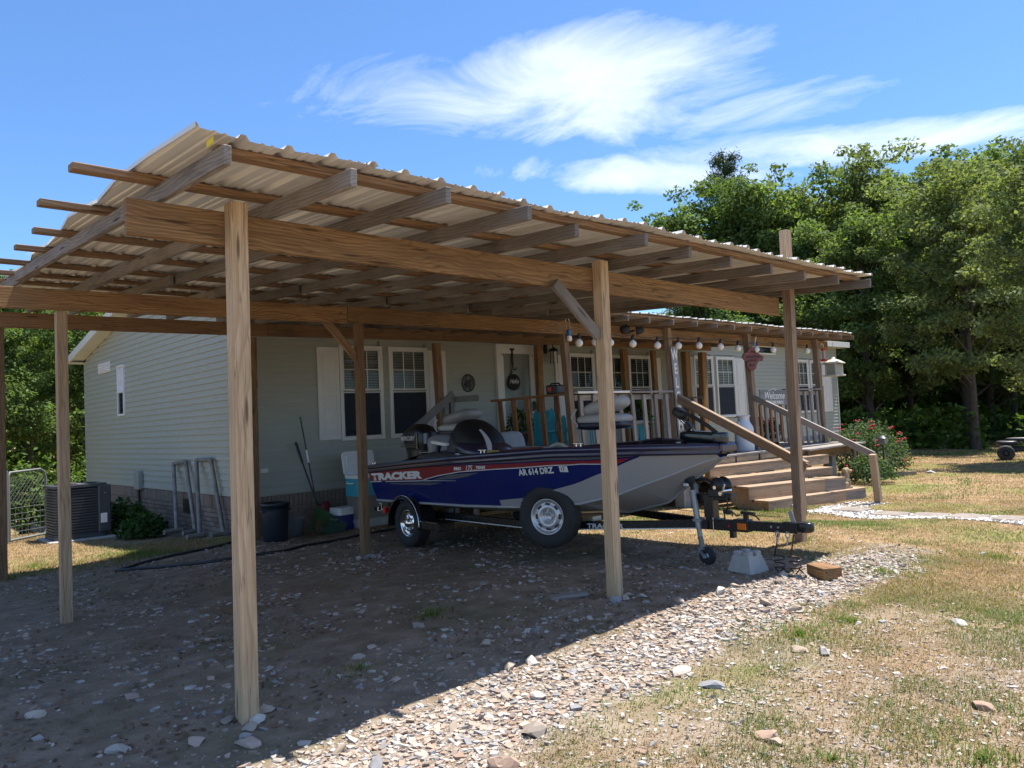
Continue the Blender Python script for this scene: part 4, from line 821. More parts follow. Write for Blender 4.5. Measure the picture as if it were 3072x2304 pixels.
MB().bar((4.45, 0, .425), (5.02, 0, .435), .085, .10, .006).bar((4.95, 0, .44), (5.55, 0, .452), .078, .085, .006).box((4.98, 0, .44), (.16, .10, .115), .006).box((4.87, 0, .36), (.045, .06, .09), .004).build('tongue', FB, trl)
sball(MB().bar((5.40, 0, .465), (5.58, 0, .47), .075, .075, .006), (5.61, 0, .468), (.075, .05, .048), .5, .8).build('coupler', FB, trl)
MB().bar((5.50, 0, .50), (5.47, 0, .60), .04, .006).tube([(5.47, 0, .60), (5.50, 0, .66)], .006, 6).build('coupler_latch', M['steel'], trl)
for x in (5.30, 5.37): MB().ball((x, -.042, .455), .012, 6).build('bolt', M['steel'], trl)
MB().box((5.0, -.052, .435), (.095, .012, .062), .006).build('amber_marker', M['amber'], trl); MB().cyl((4.86, -.045, .43), (4.86, -.05, .43), .012, None, 8).build('red_reflector', M['red'], trl)
for x in (4.60, 4.69): MB().tube([(x, -.055, .50), (x, -.055, .365)], .006, 6).tube([(x, .055, .50), (x, .055, .365)], .006, 6).build('u_bolt', M['chrome'], trl)
ps = MB(); ps.bar((2.98, -.7285, .338), (4.55, -.0900, .392), .002, .010); ps.bar((1.2, -.7285, .334), (2.9, -.7285, .337), .002, .010); ps.build('pinstripe', BW, trl)
tm = text_mesh('TRACKER', .068, None, .05, .002, 0, 1.35); d = V(4.62-2.97, .665, .055); fx = d.normalized(); fz = V(0, 0, 1); fy = fz.cross(fx); 
link_mesh('trailer_lettering', tm, BW, trl, BM @ Matrix(((fx.x, 0, -fy.x, 3.47), (fx.y, 0, -fy.y, -.5395), (fx.z, 1, 0, .368), (0, 0, 0, 1))))
# winch stand
wsn = MB(); wsn.bar((4.64, 0, .47), (4.64, 0, .72), .11, .10, .006, up=(0, 1, 0)); wsn.bar((4.44, 0, .69), (4.90, 0, .70), .09, .06, .006); wsn.bar((4.46, 0, .70), (4.44, 0, .84), .05, .07, .006, up=(0, 1, 0)); wsn.box((4.64, 0, .475), (.22, .12, .02), .003); WS = wsn.build('winch_stand', FB, trl)
br_ = MB(); 
for s in (-1, 1): br_.ball((4.45, s*.065, .86), (.062, .045, .062), 10)
br_.tube([(4.45, -.12, .86), (4.45, .12, .86)], .014, 8); br_.build('bow_roller', M['rubber'], WS); MB().box((4.43, -.10, .81), (.06, .03, .03), .01).build('roller_pad', M['white'], WS)
wd_ = MB(); Mw = Matrix.Translation((4.76, 0, .80)) @ Matrix.Rotation(rad(90), 4, 'X'); wd_.lathe([(.001, -.06), (.085, -.06), (.09, -.05), (.05, -.045), (.05, .045), (.09, .05), (.085, .06), (.001, .06)], 20, Mw); wd_.box((4.74, 0, .735), (.18, .13, .08), .01); wd_.tube([(4.70, 0, .83), (4.58, 0, .86), (4.47, 0, .85)], .018, 6); wd_.build('winch', M['black'], WS)
MB().cyl((4.86, -.12, .765), (4.86, .02, .765), .012, None, 8).tube([(4.86, -.12, .765), (4.89, -.125, .83)], .010, 6).cyl((4.80, -.075, .735), (4.80, -.06, .735), .02, None, 10).cyl((4.74, -.075, .79), (4.74, -.06, .79), .018, None, 10).build('winch_crank', M['chrome'], WS)
ch = MB(); ch.tube([(4.86, -.06, .70), (4.87, -.06, .62), (4.84, -.06, .55), (4.86, -.05, .545), (4.92, -.05, .56), (4.90, -.05, .53)], .008, 6); ch.tube([(4.90, -.02, .56), (4.93, -.02, .525), (4.97, -.02, .54)], .007, 6); ch.tube([(4.82, -.05, .56), (4.82, -.05, .48)], .006, 6); ch.box((4.86, -.05, .565), (.10, .03, .03), .006); ch.build('bow_strap', M['black'], WS)
wbk = MB(); wbk.bar((5.02, 0, .49), (5.02, 0, .55), .05, .03, .004, up=(0, 1, 0)); wbk.bar((4.97, 0, .56), (5.11, 0, .555), .04, .025, .004); wbk.tube([(5.07, 0, .55), (5.13, 0, .53), (5.16, 0, .50)], .008, 6); wbk.build('plug_bracket', FB, trl)
# jack
jk = MB(); jk.tube([(4.50, -.09, .74), (4.545, -.09, .40)], .030, 12); jk.tube([(4.50, -.09, .74), (4.497, -.09, .76)], .034, 12); jk.tube([(4.545, -.09, .40), (4.575, -.09, .20)], .024, 12); jk.box((4.54, -.085, .47), (.09, .07, .03), .005); JK = jk.build('jack', M['steel'], trl)
MB().tube([(4.558, -.09, .315), (4.578, -.09, .19)], .0255, 12).build('jack_sleeve', M['dullsteel'], JK)
fk = MB()
for s in (-1, 1): fk.bar((4.575, -.09+s*.034, .20), (4.625, -.09+s*.034, .115), .006, .05, 0, up=(0, 1, 0))
fk.box((4.58, -.09, .20), (.08, .085, .012), .003); fk.build('jack_fork', M['steel'], JK)
zj = .045
MB().lathe([(.03, -.024), (.075, -.024), (.086, -.016), (.086, .016), (.075, .024), (.03, .024)], 24, Matrix.Translation((4.63, -.09, zj+.088)) @ Matrix.Rotation(rad(90), 4, 'X')).build('jack_wheel', M['rubber'], JK)
# wheels
def wheel(parent, Mx, R, wdt, rimmat, chrome, name='wheel'):
    e = bpy.data.objects.new(name, None); put(e, Mx, parent)
    h = wdt/2; rr = R*.56
    ty = MB().lathe([(rr, -h*.72), (rr*1.08, -h*.92), (R*.80, -h), (R*.93, -h*.90), (R*.985, -h*.72), (R, -h*.55), (R, -h*.40), (R*.975, -h*.38), (R*.975, -h*.32), (R, -h*.30), (R, -h*.05), (R*.975, -h*.04), (R*.975, h*.04), (R, h*.05), (R, h*.30), (R*.975, h*.32), (R*.975, h*.38), (R, h*.40), (R, h*.55), (R*.985, h*.72), (R*.93, h*.90), (R*.80, h), (rr*1.08, h*.92), (rr, h*.72)], 48)
    for k in range(48):
        a = 2*math.pi*(k+.5)/48
        for s in (-1, 1): ty.box((R*.975*math.cos(a), R*.975*math.sin(a), s*h*.70), (R*.05, .012, h*.22), 0, RZ(math.degrees(a)))
    ty.build('tyre', M['rubber'], e, Mx)
    rm = MB().lathe([(rr*.98, -h*.7), (rr*.98, h*.62), (rr*1.04, h*.70), (rr*1.04, h*.76), (rr*.95, h*.74), (rr*.90, h*.52), (rr*.80, h*.42), (rr*.72, h*.46), (rr*.60, h*.58), (rr*.52, h*.60), (rr*.40, h*.50), (rr*.36, h*.40), (.002, h*.38)], 40); RM = rm.build('rim', rimmat, e, Mx)
    sl_ = MB()
    for k in range(8 if not chrome else 5):
        a = 2*math.pi*k/(8 if not chrome else 5)
        sl_.prism([(-.012, -.022), (.010, -.026), (.014, .020), (-.004, .028)], .012, Matrix.Rotation(a, 4, 'Z') @ Matrix.Translation((rr*.70, 0, h*.45)))
    sl_.build('rim_slot', M['black'], RM, Mx)
    hbm = MB()
    if chrome:
        hbm.lathe([(.075, h*.45), (.06, h*.62), (.045, h*.95), (.028, h*1.02), (.002, h*1.03)], 20)
        for k in range(5): a = 2*math.pi*(k+.5)/5; hbm.box((.075*math.cos(a), .075*math.sin(a), h*.52), (.07, .028, .03), .008, RZ(math.degrees(a)))
    else: hbm.lathe([(.048, h*.40), (.048, h*.46), (.040, h*.50), (.036, h*.44), (.002, h*.44)], 20)
    for k in range(5): a = 2*math.pi*(k+.2)/5; hbm.cyl((.066*math.cos(a), .066*math.sin(a), h*.40), (.066*math.cos(a), .066*math.sin(a), h*.62), .010, None, 6)
    hbm.build('hub', M['chrome'] if chrome else M['alloy'], e, Mx); return e
Rw = Matrix.Rotation(rad(90), 4, 'X')
for s in (-1, 1): wheel(trl, BM @ Matrix.Translation((.84, s*.98, .295)) @ (Rw if s < 0 else Rw @ Matrix.Rotation(math.pi, 4, 'X')), .295, .20, M['chrome'], True)
wheel(trl, BM @ Matrix.Translation((3.24, -.84, .515)) @ Matrix.Rotation(rad(22), 4, 'Z') @ Rw, .325, .205, M['alloy'], False, 'spare_wheel')
MB().bar((3.28, -.72, .50), (3.33, -.56, .45), .06, .06).bar((3.33, -.56, .36), (3.33, -.56, .56), .07, .05, 0, up=(0, 1, 0)).build('spare_bracket', FB, trl)
for s in (-1, 1):
    f_ = MB(); P = []
    for i in range(15):
        a = rad(-8+i*14); P.append([V(.84+.345*math.cos(a), s*(.86+q), .295+.345*math.sin(a)+(-.03 if q > .26 else 0)) for q in (0, .09, .18, .255, .27)])
    f_.grid(P, True, 0, s > 0); f_.box((1.38, s*.98, .30), (.40, .24, .10), .012); f_.build('fender', FB, trl)
    MB().tube([V(.84+.352*math.cos(rad(a)), s*1.118, .295+.352*math.sin(rad(a))) for a in range(-4, 186, 10)], .005, 5).bar((1.2, s*1.105, .352), (1.57, s*1.105, .352), .006, .008).build('fender_trim', M['chrome'], trl)
    MB().box((.35, s*1.05, .435), (.06, .10, .075), .006).build('tail_light', M['red'], trl)
    MB().tube([(.02, s*.98, .50), (.10, s*.98, .50), (.10, s*.98, .42), (.32, s*1.0, .40)], .008, 6).tube([(.02, s*.98, .50), (.0, s*.98, .40), (.1, s*.98, .40)], .008, 6).build('light_guard', M['chrome'], trl)
def coil(name, p, seed):
    q = random.Random(seed); pts = []; x, y, z = p; zg = g1(*(BM @ V(x, y, 0))[:2])
    pts += [(x, y, z), (x-.02, y, z-.10), (x-.045, y, z-.20)]
    for i in range(22): a = i*.6; pts.append((x-.0+.055*math.cos(a+3), y+.05*math.sin(a), z-.20-.004*i-(.0 if i < 11 else .02)))
    pts += [(x-.02, y+.02, z-.36), (x+.04, y-.01, zg+.05), (x+.10, y-.02, zg+.015)]
    return MB().tube(pts, .0075, 6).build(name, M['wire'], trl)
coil('safety_cable', (5.36, -.035, .40), 1); coil('safety_cable', (5.50, -.01, .40), 2)
for x in (5.36, 5.46): MB().tube([(x+.02*math.cos(t*.7), -.045, .395+.028*math.sin(t*.7)) for t in range(9)], .006, 6, closed=True).tube([(x, -.045, .37), (x-.01, -.045, .31)], .008, 6).build('shackle', M['steel'], trl)
CUR[0] = Matrix.Identity(4)
# ---------------------------------------------------------------- things by the gable
ac = thing('air_conditioner', (3.35, 14.9, -.15), 'dark grey outdoor air conditioning unit standing on a concrete pad by the gable', 'air conditioner')
za = g1(3.35, 14.6)-.02
MB().box((3.35, 14.9, za+.0), (1.0, .98, .10), .01).build('pad', M['concrete'], ac)
ACM = plain('ac_steel', (.055, .062, .072), .42, .2, .15, 7); ACD = plain('ac_dark', (.02, .022, .025), .6)
def rrect(x0, x1, y0, y1, r, n=5):
    P = []
    for cx_, cy_, a0 in ((x1-r, y1-r, 0), (x0+r, y1-r, 90), (x0+r, y0+r, 180), (x1-r, y0+r, 270)):
        for i in range(n+1): a = rad(a0+90*i/n); P.append((cx_+r*math.cos(a), cy_+r*math.sin(a)))
    return P
MB().prism(rrect(2.97, 3.73, 14.53, 15.27, .1), .80, Matrix.Translation((0, 0, za+.08))).build('coil_core', ACD, ac)
for i in range(17): MB().prism(rrect(2.945, 3.755, 14.505, 15.295, .12), .022, Matrix.Translation((0, 0, za+.115+.046*i))).build('louvre', ACM, ac)
MB().prism(rrect(2.935, 3.765, 14.495, 15.305, .12), .045, Matrix.Translation((0, 0, za+.90))).build('lid', ACM, ac); MB().prism(rrect(2.935, 3.765, 14.495, 15.305, .12), .06, Matrix.Translation((0, 0, za+.05))).build('base_pan', ACM, ac)
fg = MB()
for r in (.08, .14, .20, .26, .32): fg.tube([(3.35+r*math.cos(t*.349), 14.9+r*math.sin(t*.349), za+.955) for t in range(18)], .005, 5, closed=True)
fg.build('fan_grille', M['black'], ac)
MB().box((3.70, 14.70, za+.52), (.20, .42, .80), .02).build('service_panel', ACM, ac); MB().box((3.68, 14.483, za+.36), (.10, .004, .16)).build('white_sticker', M['white'], ac); MB().box((3.70, 14.486, za+.78), (.03, .004, .02)).build('badge', M['chrome'], ac)
MB().tube([(3.78, 14.75, za+.35), (3.95, 14.75, za+.30), (4.0, 14.8, za+.05), (4.4, 14.9, za+.03), (4.88, 15.0, za+.1)], .035, 8).build('refrigerant_line', M['black'], ac)
pv = MB().cyl((3.95, 14.6, g1(4, 14.6)+.06), (4.25, 14.75, g1(4, 14.6)+.07), .055, None, 14).build('drain_pipe', M['white']); tag(pv, 'short white plastic pipe lying beside the air conditioner', 'pipe')
# chain link gate
GATEM = plain('dull_zinc', (.17, .175, .175), .6, .3)
gt = thing('chain_link_gate', (2.75, 15.5, -.15), 'leaning metal gate with chain link mesh behind the air conditioner', 'gate')
g0, g1_ = V(2.44, 15.28, 0), V(3.06, 15.70, 0); gd = (g1_-g0); zg = g1(2.7, 15.5)
def gp3(t, h): p = g0+gd*t; return V(p.x, p.y, zg+h)
MB().tube([gp3(0, .05), gp3(0, 1.13), gp3(.03, 1.18), gp3(.85, 1.20), gp3(.96, 1.15), gp3(1.0, 1.05), gp3(1.0, .15), gp3(.95, .06), gp3(0, .05)], .021, 8).build('gate_frame', GATEM, gt)
lk = MB()
for i in range(-9, 20):
    for s in (1, -1):
        a = i*.105; t0, t1 = a, a+.62; h0, h1 = (.62, 1.18) if s > 0 else (1.18, .62)
        if t0 < 0: h0 += (h1-h0)*(0-t0)/(t1-t0); t0 = 0
        if t1 > 1: h1 = h0+(h1-h0)*(1-t0)/(t1-t0); t1 = 1
        if t1 > t0: lk.tube([gp3(t0, h0), gp3(t1, h1)], .0035, 4, False)
lk.build('chain_link', GATEM, gt)
hw_ = MB()
for i in range(6): hw_.tube([gp3(0, .08+.1*i), gp3(1, .08+.1*i)], .0035, 4, False)
for i in range(7): hw_.tube([gp3(i/6, .06), gp3(i/6, .62)], .0035, 4, False)
hw_.build('hog_wire', GATEM, gt)
MB().cyl(gp3(-.06, -.1), gp3(-.06, 1.22), .03, None, 10).build('gate_post', GATEM, gt)
# pipe frames leaning on the gable
def pipe_frame(tl, tr_, bl__, br__, label):
    t = thing('pipe_frame', bl__, label, 'metal frame'); t_ = [V(p) for p in (tl, tr_, bl__, br__)]
    MB().tube([t_[2], t_[0]], .035, 10).build('leg', M['dullsteel'], t); MB().tube([t_[3], t_[1]], .035, 10).build('leg', M['dullsteel'], t); MB().tube([t_[0], t_[1]], .032, 10).build('top_bar', M['dullsteel'], t)
    f = (t_[2]-V(4.9, t_[2].y, t_[2].z)).normalized()
    for p in (t_[2], t_[3]): MB().tube([p+V(.10, 0, .02), p-V(.22, .05, -.02)], .04, 10).build('foot', M['dullsteel'], t)
pipe_frame((4.82, 14.42, 1.03), (4.82, 13.80, 1.07), (4.52, 13.45, -.07), (4.70, 13.10, -.08), 'grey pipe frame leaning on the siding beside the crawl space vent')
pipe_frame((4.82, 13.30, 1.10), (4.82, 12.66, 1.12), (4.50, 12.35, -.06), (4.78, 12.10, -.06), 'taller pale pipe frame leaning on the siding next to the carport post')
# ---------------------------------------------------------------- things along the front wall
tb = thing('trash_can', (4.98, 10.70, -.06), 'dark navy plastic trash can at the house corner', 'trash can')
Mt = Matrix.Translation((4.98, 10.70, g1(5, 10.7)-.01)); NV = plain('navy_plastic', (.016, .022, .034), .45, 0, .2, 4)
MB().lathe([(.002, 0), (.16, 0), (.17, .01), (.195, .45), (.20, .52), (.215, .52), (.215, .56), (.195, .565), (.185, .50), (.16, .03), (.002, .03)], 28, Mt).build('bin_body', NV, tb)
for s in (-1, 1): MB().box((4.98+s*.20, 10.70-.02, g1(5, 10.7)+.44), (.05, .10, .03), .008).build('handle', NV, tb)
bk = MB().lathe([(.002, 0), (.11, 0), (.15, .26), (.155, .27), (.145, .27), (.105, .012), (.002, .012)], 24, Matrix.Translation((5.42, 10.98, g1(5.4, 10.95)))).build('bucket', plain('grey_bucket', (.16, .17, .18), .5)); tag(bk, 'small grey bucket between the trash can and the leaf rake', 'bucket')
rk = thing('leaf_rake', (5.8, 10.75, -.05), 'green leaf rake standing fan down against the wall', 'rake'); GRN = plain('rake_green', (.035, .11, .03), .45)
top_, hubp = V(5.76, 11.36, 1.74), V(5.80, 10.98, .34)
MB().tube([top_, top_.lerp(hubp, .38)], .013, 8).build('handle_upper', GRN, rk); MB().tube([top_.lerp(hubp, .38), top_.lerp(hubp, .52)], .016, 8).build('grip', M['white'], rk); MB().tube([top_.lerp(hubp, .52), hubp], .011, 8).build('handle_lower', M['black'], rk)
for i in range(22):
    a = rad(-43+86*i/21); e = V(5.83+.46*math.sin(a), 10.72-.05*math.cos(a*1.5), .02+.36*(1-math.cos(a))*.9+g1(5.8, 10.75)); k = hubp.lerp(e, .5)+V(0, -.02, .01)
    MB().tube([hubp, k, e, e+V(0, -.02, -.015)], [.007, .006, .005, .003], 5).build('tine', GRN, rk)
P = [[hubp.lerp(V(5.83+.46*math.sin(a), 10.72, .02+.32*(1-math.cos(a))), q)+V(0, -.012, 0) for q in (.12, .55)] for a in [rad(-38+76*i/12) for i in range(13)]]; MB().grid(P, True).build('fan_web', GRN, rk)
P = [[V(5.70+.17*i/4, 10.60, .0+.14*j/2)+V(.05*j, .03*j, g1(5.8, 10.6)) for j in range(3)] for i in range(9)]; sc_ = MB().grid(P, False, 0, True).build('dust_scoop', plain('dark_green', (.012, .055, .03), .5)); tag(sc_, 'dark green plastic scoop lying at the foot of the leaf rake', 'scoop')
ho = thing('garden_tool', (5.85, 10.95, 0), 'black handled garden tool leaning on the wall left of the leaf rake', 'garden tool')
MB().tube([(5.66, 11.34, 1.34), (5.71, 11.24, 1.02)], .022, 8).build('grip', M['black'], ho); MB().tube([(5.71, 11.24, 1.02), (5.90, 10.95, .06)], .014, 8).build('shaft', M['black'], ho); MB().box((5.91, 10.93, .03+g1(5.9, 10.9)), (.18, .02, .12), .006).build('blade', M['dullsteel'], ho)
def cooler(name, c, sz, bodymat, lidmat, label, lid_open=False, rz=0):
    t = thing(name, c, label, 'cooler', None, rad(rz)); Mx = Matrix.Translation(V(c)) @ Matrix.Rotation(rad(rz), 4, 'Z'); w_, d, h = sz
    MB().prism(rrect(-w_/2, w_/2, -d/2, d/2, .035), h, Mx).build('cooler_body', bodymat, t, Matrix.Identity(4))
    MB().prism(rrect(-w_/2-.008, w_/2+.008, -d/2-.008, d/2+.008, .04), .05, Mx @ Matrix.Translation((0, 0, h-.02))).build('rim', lidmat, t, Matrix.Identity(4))
    if lid_open:
        ML = Mx @ Matrix.Translation((0, d/2+.02, h+.02)) @ Matrix.Rotation(rad(80), 4, 'X')
        L_ = MB().prism(rrect(-w_/2, w_/2, 0, d+.02, .06), .05, ML).build('lid', lidmat, t, Matrix.Identity(4))
        f = MB(); f.prism(rrect(-w_/2+.05, w_/2-.05, .05, d-.04, .05), .02, ML @ Matrix.Translation((0, 0, .05))); f.build('lid_inner', M['white'], L_, Matrix.Identity(4)); f = MB(); f.prism(rrect(-w_/2+.12, w_/2-.20, .10, d*.45, .02), .012, ML @ Matrix.Translation((0, 0, .071))); f.build('drink_tray', lidmat, L_, Matrix.Identity(4))
    else: MB().prism(rrect(-w_/2-.004, w_/2+.004, -d/2-.004, d/2+.004, .045), .06, Mx @ Matrix.Translation((0, 0, h+.03))).build('lid', lidmat, t, Matrix.Identity(4))
    for s in (-1, 1): MB().tube([Mx @ V(s*(w_/2+.012), -.09, h*.72), Mx @ V(s*(w_/2+.03), -.07, h*.68), Mx @ V(s*(w_/2+.03), .07, h*.68), Mx @ V(s*(w_/2+.012), .09, h*.72)], .012, 6).build('handle', lidmat, t)
    MB().box((0, 0, 0), (.12, .006, .05), .002).build('badge', M['steel'], t, Mx @ Matrix.Translation((w_*.25, -d/2-.003, h*.45))); return t
zf = g1(6.5, 10.85)
tan = thing('storage_tote', (6.62, 10.88, zf), 'tan hard case under the teal cooler', 'case'); TAN = plain('tan_plastic', (.20, .185, .15), .6)
MB().prism(rrect(6.36, 6.92, 10.68, 11.05, .04), .33, Matrix.Translation((0, 0, zf+.14))).build('case_body', TAN, tan); MB().prism(rrect(6.35, 6.93, 10.67, 11.06, .04), .05, Matrix.Translation((0, 0, zf+.45))).build('case_lid', TAN, tan); MB().prism(rrect(6.36, 6.92, 10.69, 11.04, .03), .16, Matrix.Translation((0, 0, zf-.02))).build('base_slab', M['concrete'], tan)
for xx in (6.5, 6.8): MB().box((xx, 10.665, zf+.44), (.05, .02, .08), .005).build('latch', M['black'], tan)
MB().box((6.72, 10.672, zf+.28), (.16, .008, .06), .002).build('label_plate', M['black'], tan)
cooler('teal_cooler', (6.62, 10.84, zf+.505), (.60, .36, .30), M['teal'], M['white'], 'teal cooler with its white lid open, on top of a tan case', True, 4)
cooler('blue_cooler', (6.28, 10.98, g1(6.3, 11.0)-.01), (.40, .28, .26), plain('cobalt', (.012, .02, .17), .4), M['white'], 'cobalt blue cooler with white lid beside the leaf rake', False, 8)
bgm = MB(); P = []
for i in range(9):
    a = i/8; P.append([V(6.02+(.15-.05*a)*math.cos(t)*(1+.1*math.sin(5*t+a*3)), 11.18+.09*math.sin(t), g1(6, 11.2)+.42*a+.03*math.sin(3*t)) for t in [2*math.pi*j/20 for j in range(21)]])
bgm.grid(P, True); bg_o = bgm.build('feed_bag', plain('red_bag', (.16, .012, .022), .4, 0, .35, 12, .4)); tag(bg_o, 'crumpled dark red bag against the brick skirting', 'bag')
hs_ = MB(); pts = [(7.6, 9.6), (6.9, 9.75), (6.2, 9.9), (5.6, 9.75), (5.0, 9.55), (4.4, 9.35), (3.7, 9.5), (3.1, 10.0), (2.75, 10.35), (3.1, 10.62), (3.7, 10.72), (4.3, 10.95), (4.75, 11.3)]
cur = []
for i in range(len(pts)-1):
    for k in range(5): t = k/5; x = pts[i][0]*(1-t)+pts[i+1][0]*t; y = pts[i][1]*(1-t)+pts[i+1][1]*t+.03*math.sin(i*2+t*3); cur.append((x, y, g1(x, y)+.016))
hs_.tube(cur, .02, 7); hs2 = MB()
tag(hs_.build('garden_hose', M['black']), 'black hose snaking over the dirt under the carport', 'hose')
# ---------------------------------------------------------------- things on the wall and porch
IRON = plain('black_iron', (.02, .02, .022), .5, .3)
pl_ = MB(); pc = V(9.285, YF-.028, 2.28)
pl_.tube([pc+V(.155*math.cos(t*.2618), 0, .165*math.sin(t*.2618)) for t in range(24)], .008, 6, closed=True); pl_.tube([pc+V(.10*math.cos(t*.2618), 0, .11*math.sin(t*.2618)) for t in range(24)], .006, 6, closed=True)
for k in range(18): a = k*math.pi/9; pl_.box(pc+V(.13*math.cos(a), 0, .14*math.sin(a)), (.018, .008, .03), .002, RY(-math.degrees(a)))
pl_.prism([(-.04, -.09), (.04, -.09), (.07, .0), (.05, .08), (0, .05), (-.05, .08), (-.07, 0)], .008, Matrix.Translation(pc) @ Matrix.Rotation(rad(90), 4, 'X'))
for k in range(4): a = k*math.pi/2+.4; pl_.tube([pc+V(.06*math.cos(a), 0, .07*math.sin(a)), pc+V(.155*math.cos(a), 0, .165*math.sin(a))], .006, 5)
tag(pl_.build('wall_plaque', IRON), 'round black metal plaque on the siding left of the front door', 'wall plaque')
hsn = thing('door_sign', (10.42, YF-.08, 2.29), 'round dark sign reading Hello on the storm door', 'sign')
MB().lathe([(.002, 0), (.16, 0), (.165, .006), (.165, .014), (.002, .016)], 32, Matrix.Translation((10.42, YF-.075, 2.29)) @ Matrix.Rotation(rad(90), 4, 'X')).build('disc', plain('chalk_black', (.028, .028, .03), .7, 0, .3, 14), hsn)
link_mesh('sign_lettering', text_mesh('Hello', .13, None, .3, .0, .001, .85, 'CENTER'), M['white'], hsn, Matrix.Translation((10.42, YF-.094, 2.265)) @ Matrix.Rotation(rad(90), 4, 'X'))
MB().tube([(10.34, YF-.08, 2.44), (10.37, YF-.08, 2.55), (10.41, YF-.08, 2.50), (10.35, YF-.08, 2.46)], .008, 6).build('hang_loop', IRON, hsn)
hk_ = MB(); hk_.box((10.41, YF-.075, 2.80), (.05, .012, .34), .003); hk_.box((10.41, YF-.075, 2.955), (.11, .02, .05), .004); hk_.tube([(10.41, YF-.08, 2.66), (10.41, YF-.09, 2.55), (10.44, YF-.12, 2.53), (10.46, YF-.13, 2.58)], .013, 7); tag(hk_.build('door_hanger', IRON), 'black wreath hook hanging on the front door above the round sign', 'hook')
sc = thing('wall_lantern', (11.43, YF-.1, 2.9), 'black wall lantern beside the front door', 'lamp')
MB().box((11.40, YF-.035, 3.0), (.10, .03, .22), .01).build('back_plate', IRON, sc); MB().tube([(11.40, YF-.05, 3.05), (11.40, YF-.14, 3.12), (11.43, YF-.22, 3.05), (11.45, YF-.22, 2.98)], .012, 8).build('arm', IRON, sc)
MB().lathe([(.02, .06), (.10, 0), (.105, -.02), (.02, -.02)], 8, Matrix.Translation((11.45, YF-.22, 2.95))).build('cap', IRON, sc); MB().box((11.45, YF-.22, 2.80), (.09, .09, .24), .004).build('lantern_glass', plain('frosted', (.60, .60, .57), .4), sc)
for sx_ in (-1, 1):
    for sy_ in (-1, 1): MB().box((11.45+.05*sx_, YF-.22+.05*sy_, 2.80), (.012, .012, .26)).build('lantern_bar', IRON, sc)
bc_ = thing('battery_charger', (8.42, 8.25, 1.9), 'black battery charger box sitting on the side railing', 'charger')
MB().box((8.42, 8.26, 1.965), (.20, .24, .14), .02).build('charger_case', M['black'], bc_); MB().tube([(8.42, 8.15, 2.03), (8.42, 8.18, 2.06), (8.42, 8.34, 2.06), (8.42, 8.37, 2.03)], .012, 6).build('handle', M['black'], bc_); MB().box((8.31, 8.27, 1.97), (.01, .07, .06)).build('red_panel', M['red'], bc_)
for q in (0, 1): MB().tube([(8.36, 8.2+.02*q, 1.9), (8.34, 8.12+.1*q, 1.65), (8.33, 8.22-.12*q, 1.4), (8.34, 8.15, 1.15), (8.36, 8.18, .8)], .008, 6).build('lead', M['black'], bc_)
# teal adirondack chairs
def adirondack(x, y, rz, label):
    t = thing('adirondack_chair', (x, y, DZ), label, 'chair', 'teal chairs on the porch', rad(rz)); CUR[0] = Matrix.Translation((x, y, DZ)) @ Matrix.Rotation(rad(rz), 4, 'Z'); m_ = M['teal']
    for i in range(5):
        xx = -.20+.10*i; h = .98-.05*abs(i-2)**1.6; a, b = V(xx*.85, .20, .28), V(xx*1.15, .56, h); pr_ = MB(); d = b-a; ln = d.length
        pr_.prism([(0, -.044), (ln*.9, -.05), (ln, -.02), (ln, .02), (ln*.9, .05), (0, .044)], .02, Matrix.Translation(a) @ frame(d, (0, -1, 1)).to_4x4()); pr_.build('back_slat', m_, t)
    for i in range(5): MB().bar((-.26, -.28+.115*i, .37-.035*i), (.26, -.28+.115*i, .37-.035*i), .10, .02, .004).build('seat_slat', m_, t)
    for s in (-1, 1):
        MB().box((s*.29, -.27, .28), (.03, .09, .56), .005).build('leg', m_, t); MB().bar((s*.27, -.30, .33), (s*.27, .55, .03), .03, .10, .004).build('leg', m_, t); MB().prism([(-.07, -.36), (.07, -.36), (.06, .2), (.03, .45), (-.03, .45)], .022, Matrix.Translation((s*.31, 0, .56))).build('armrest', m_, t)
    MB().bar((-.30, .44, .55), (.30, .44, .55), .03, .06, .004).build('back_rail', m_, t); CUR[0] = Matrix.Identity(4)
adirondack(9.35, 9.75, -62, 'teal plastic chair on the porch in front of the door'); adirondack(10.25, 10.05, -35, 'teal plastic chair between the first one and the windows'); adirondack(10.65, 8.75, 40, 'teal plastic chair behind the front railing near the lettered post')
tbl = thing('bar_table', (9.75, 8.9, DZ), 'thin legged teal side table behind the railing', 'table')
MB().lathe([(.002, 0), (.24, 0), (.25, .012), (.24, .024), (.002, .024)], 24, Matrix.Translation((9.75, 8.9, 1.33))).build('table_top', M['teal'], tbl)
for k in range(3): a = k*2.094+.3; MB().tube([(9.75+.2*math.cos(a), 8.9+.2*math.sin(a), 1.33), (9.75+.24*math.cos(a), 8.9+.24*math.sin(a), DZ)], .010, 6).build('leg', M['teal'], tbl)
# milk can
mc = thing('milk_can', (13.2, 7.98, DZ), 'white painted milk can at the top of the front steps', 'milk can'); Mm = Matrix.Translation((13.15, 7.93, DZ)); WP = plain('chalky_white_paint', (.62, .66, .72), .5, 0, .06, 5)
MB().lathe([(.002, 0), (.17, 0), (.178, .012), (.178, .42), (.172, .44), (.168, .46), (.12, .55), (.105, .57), (.102, .63), (.13, .66), (.135, .675), (.10, .68), (.09, .66), (.002, .66)], 36, Mm).build('can_body', WP, mc)
for s in (-1, 1): MB().tube([Mm @ V(.13*s, 0, .53), Mm @ V(.19*s, 0, .56), Mm @ V(.19*s, 0, .50), Mm @ V(.172*s, 0, .45)], .009, 6).build('handle', WP, mc)
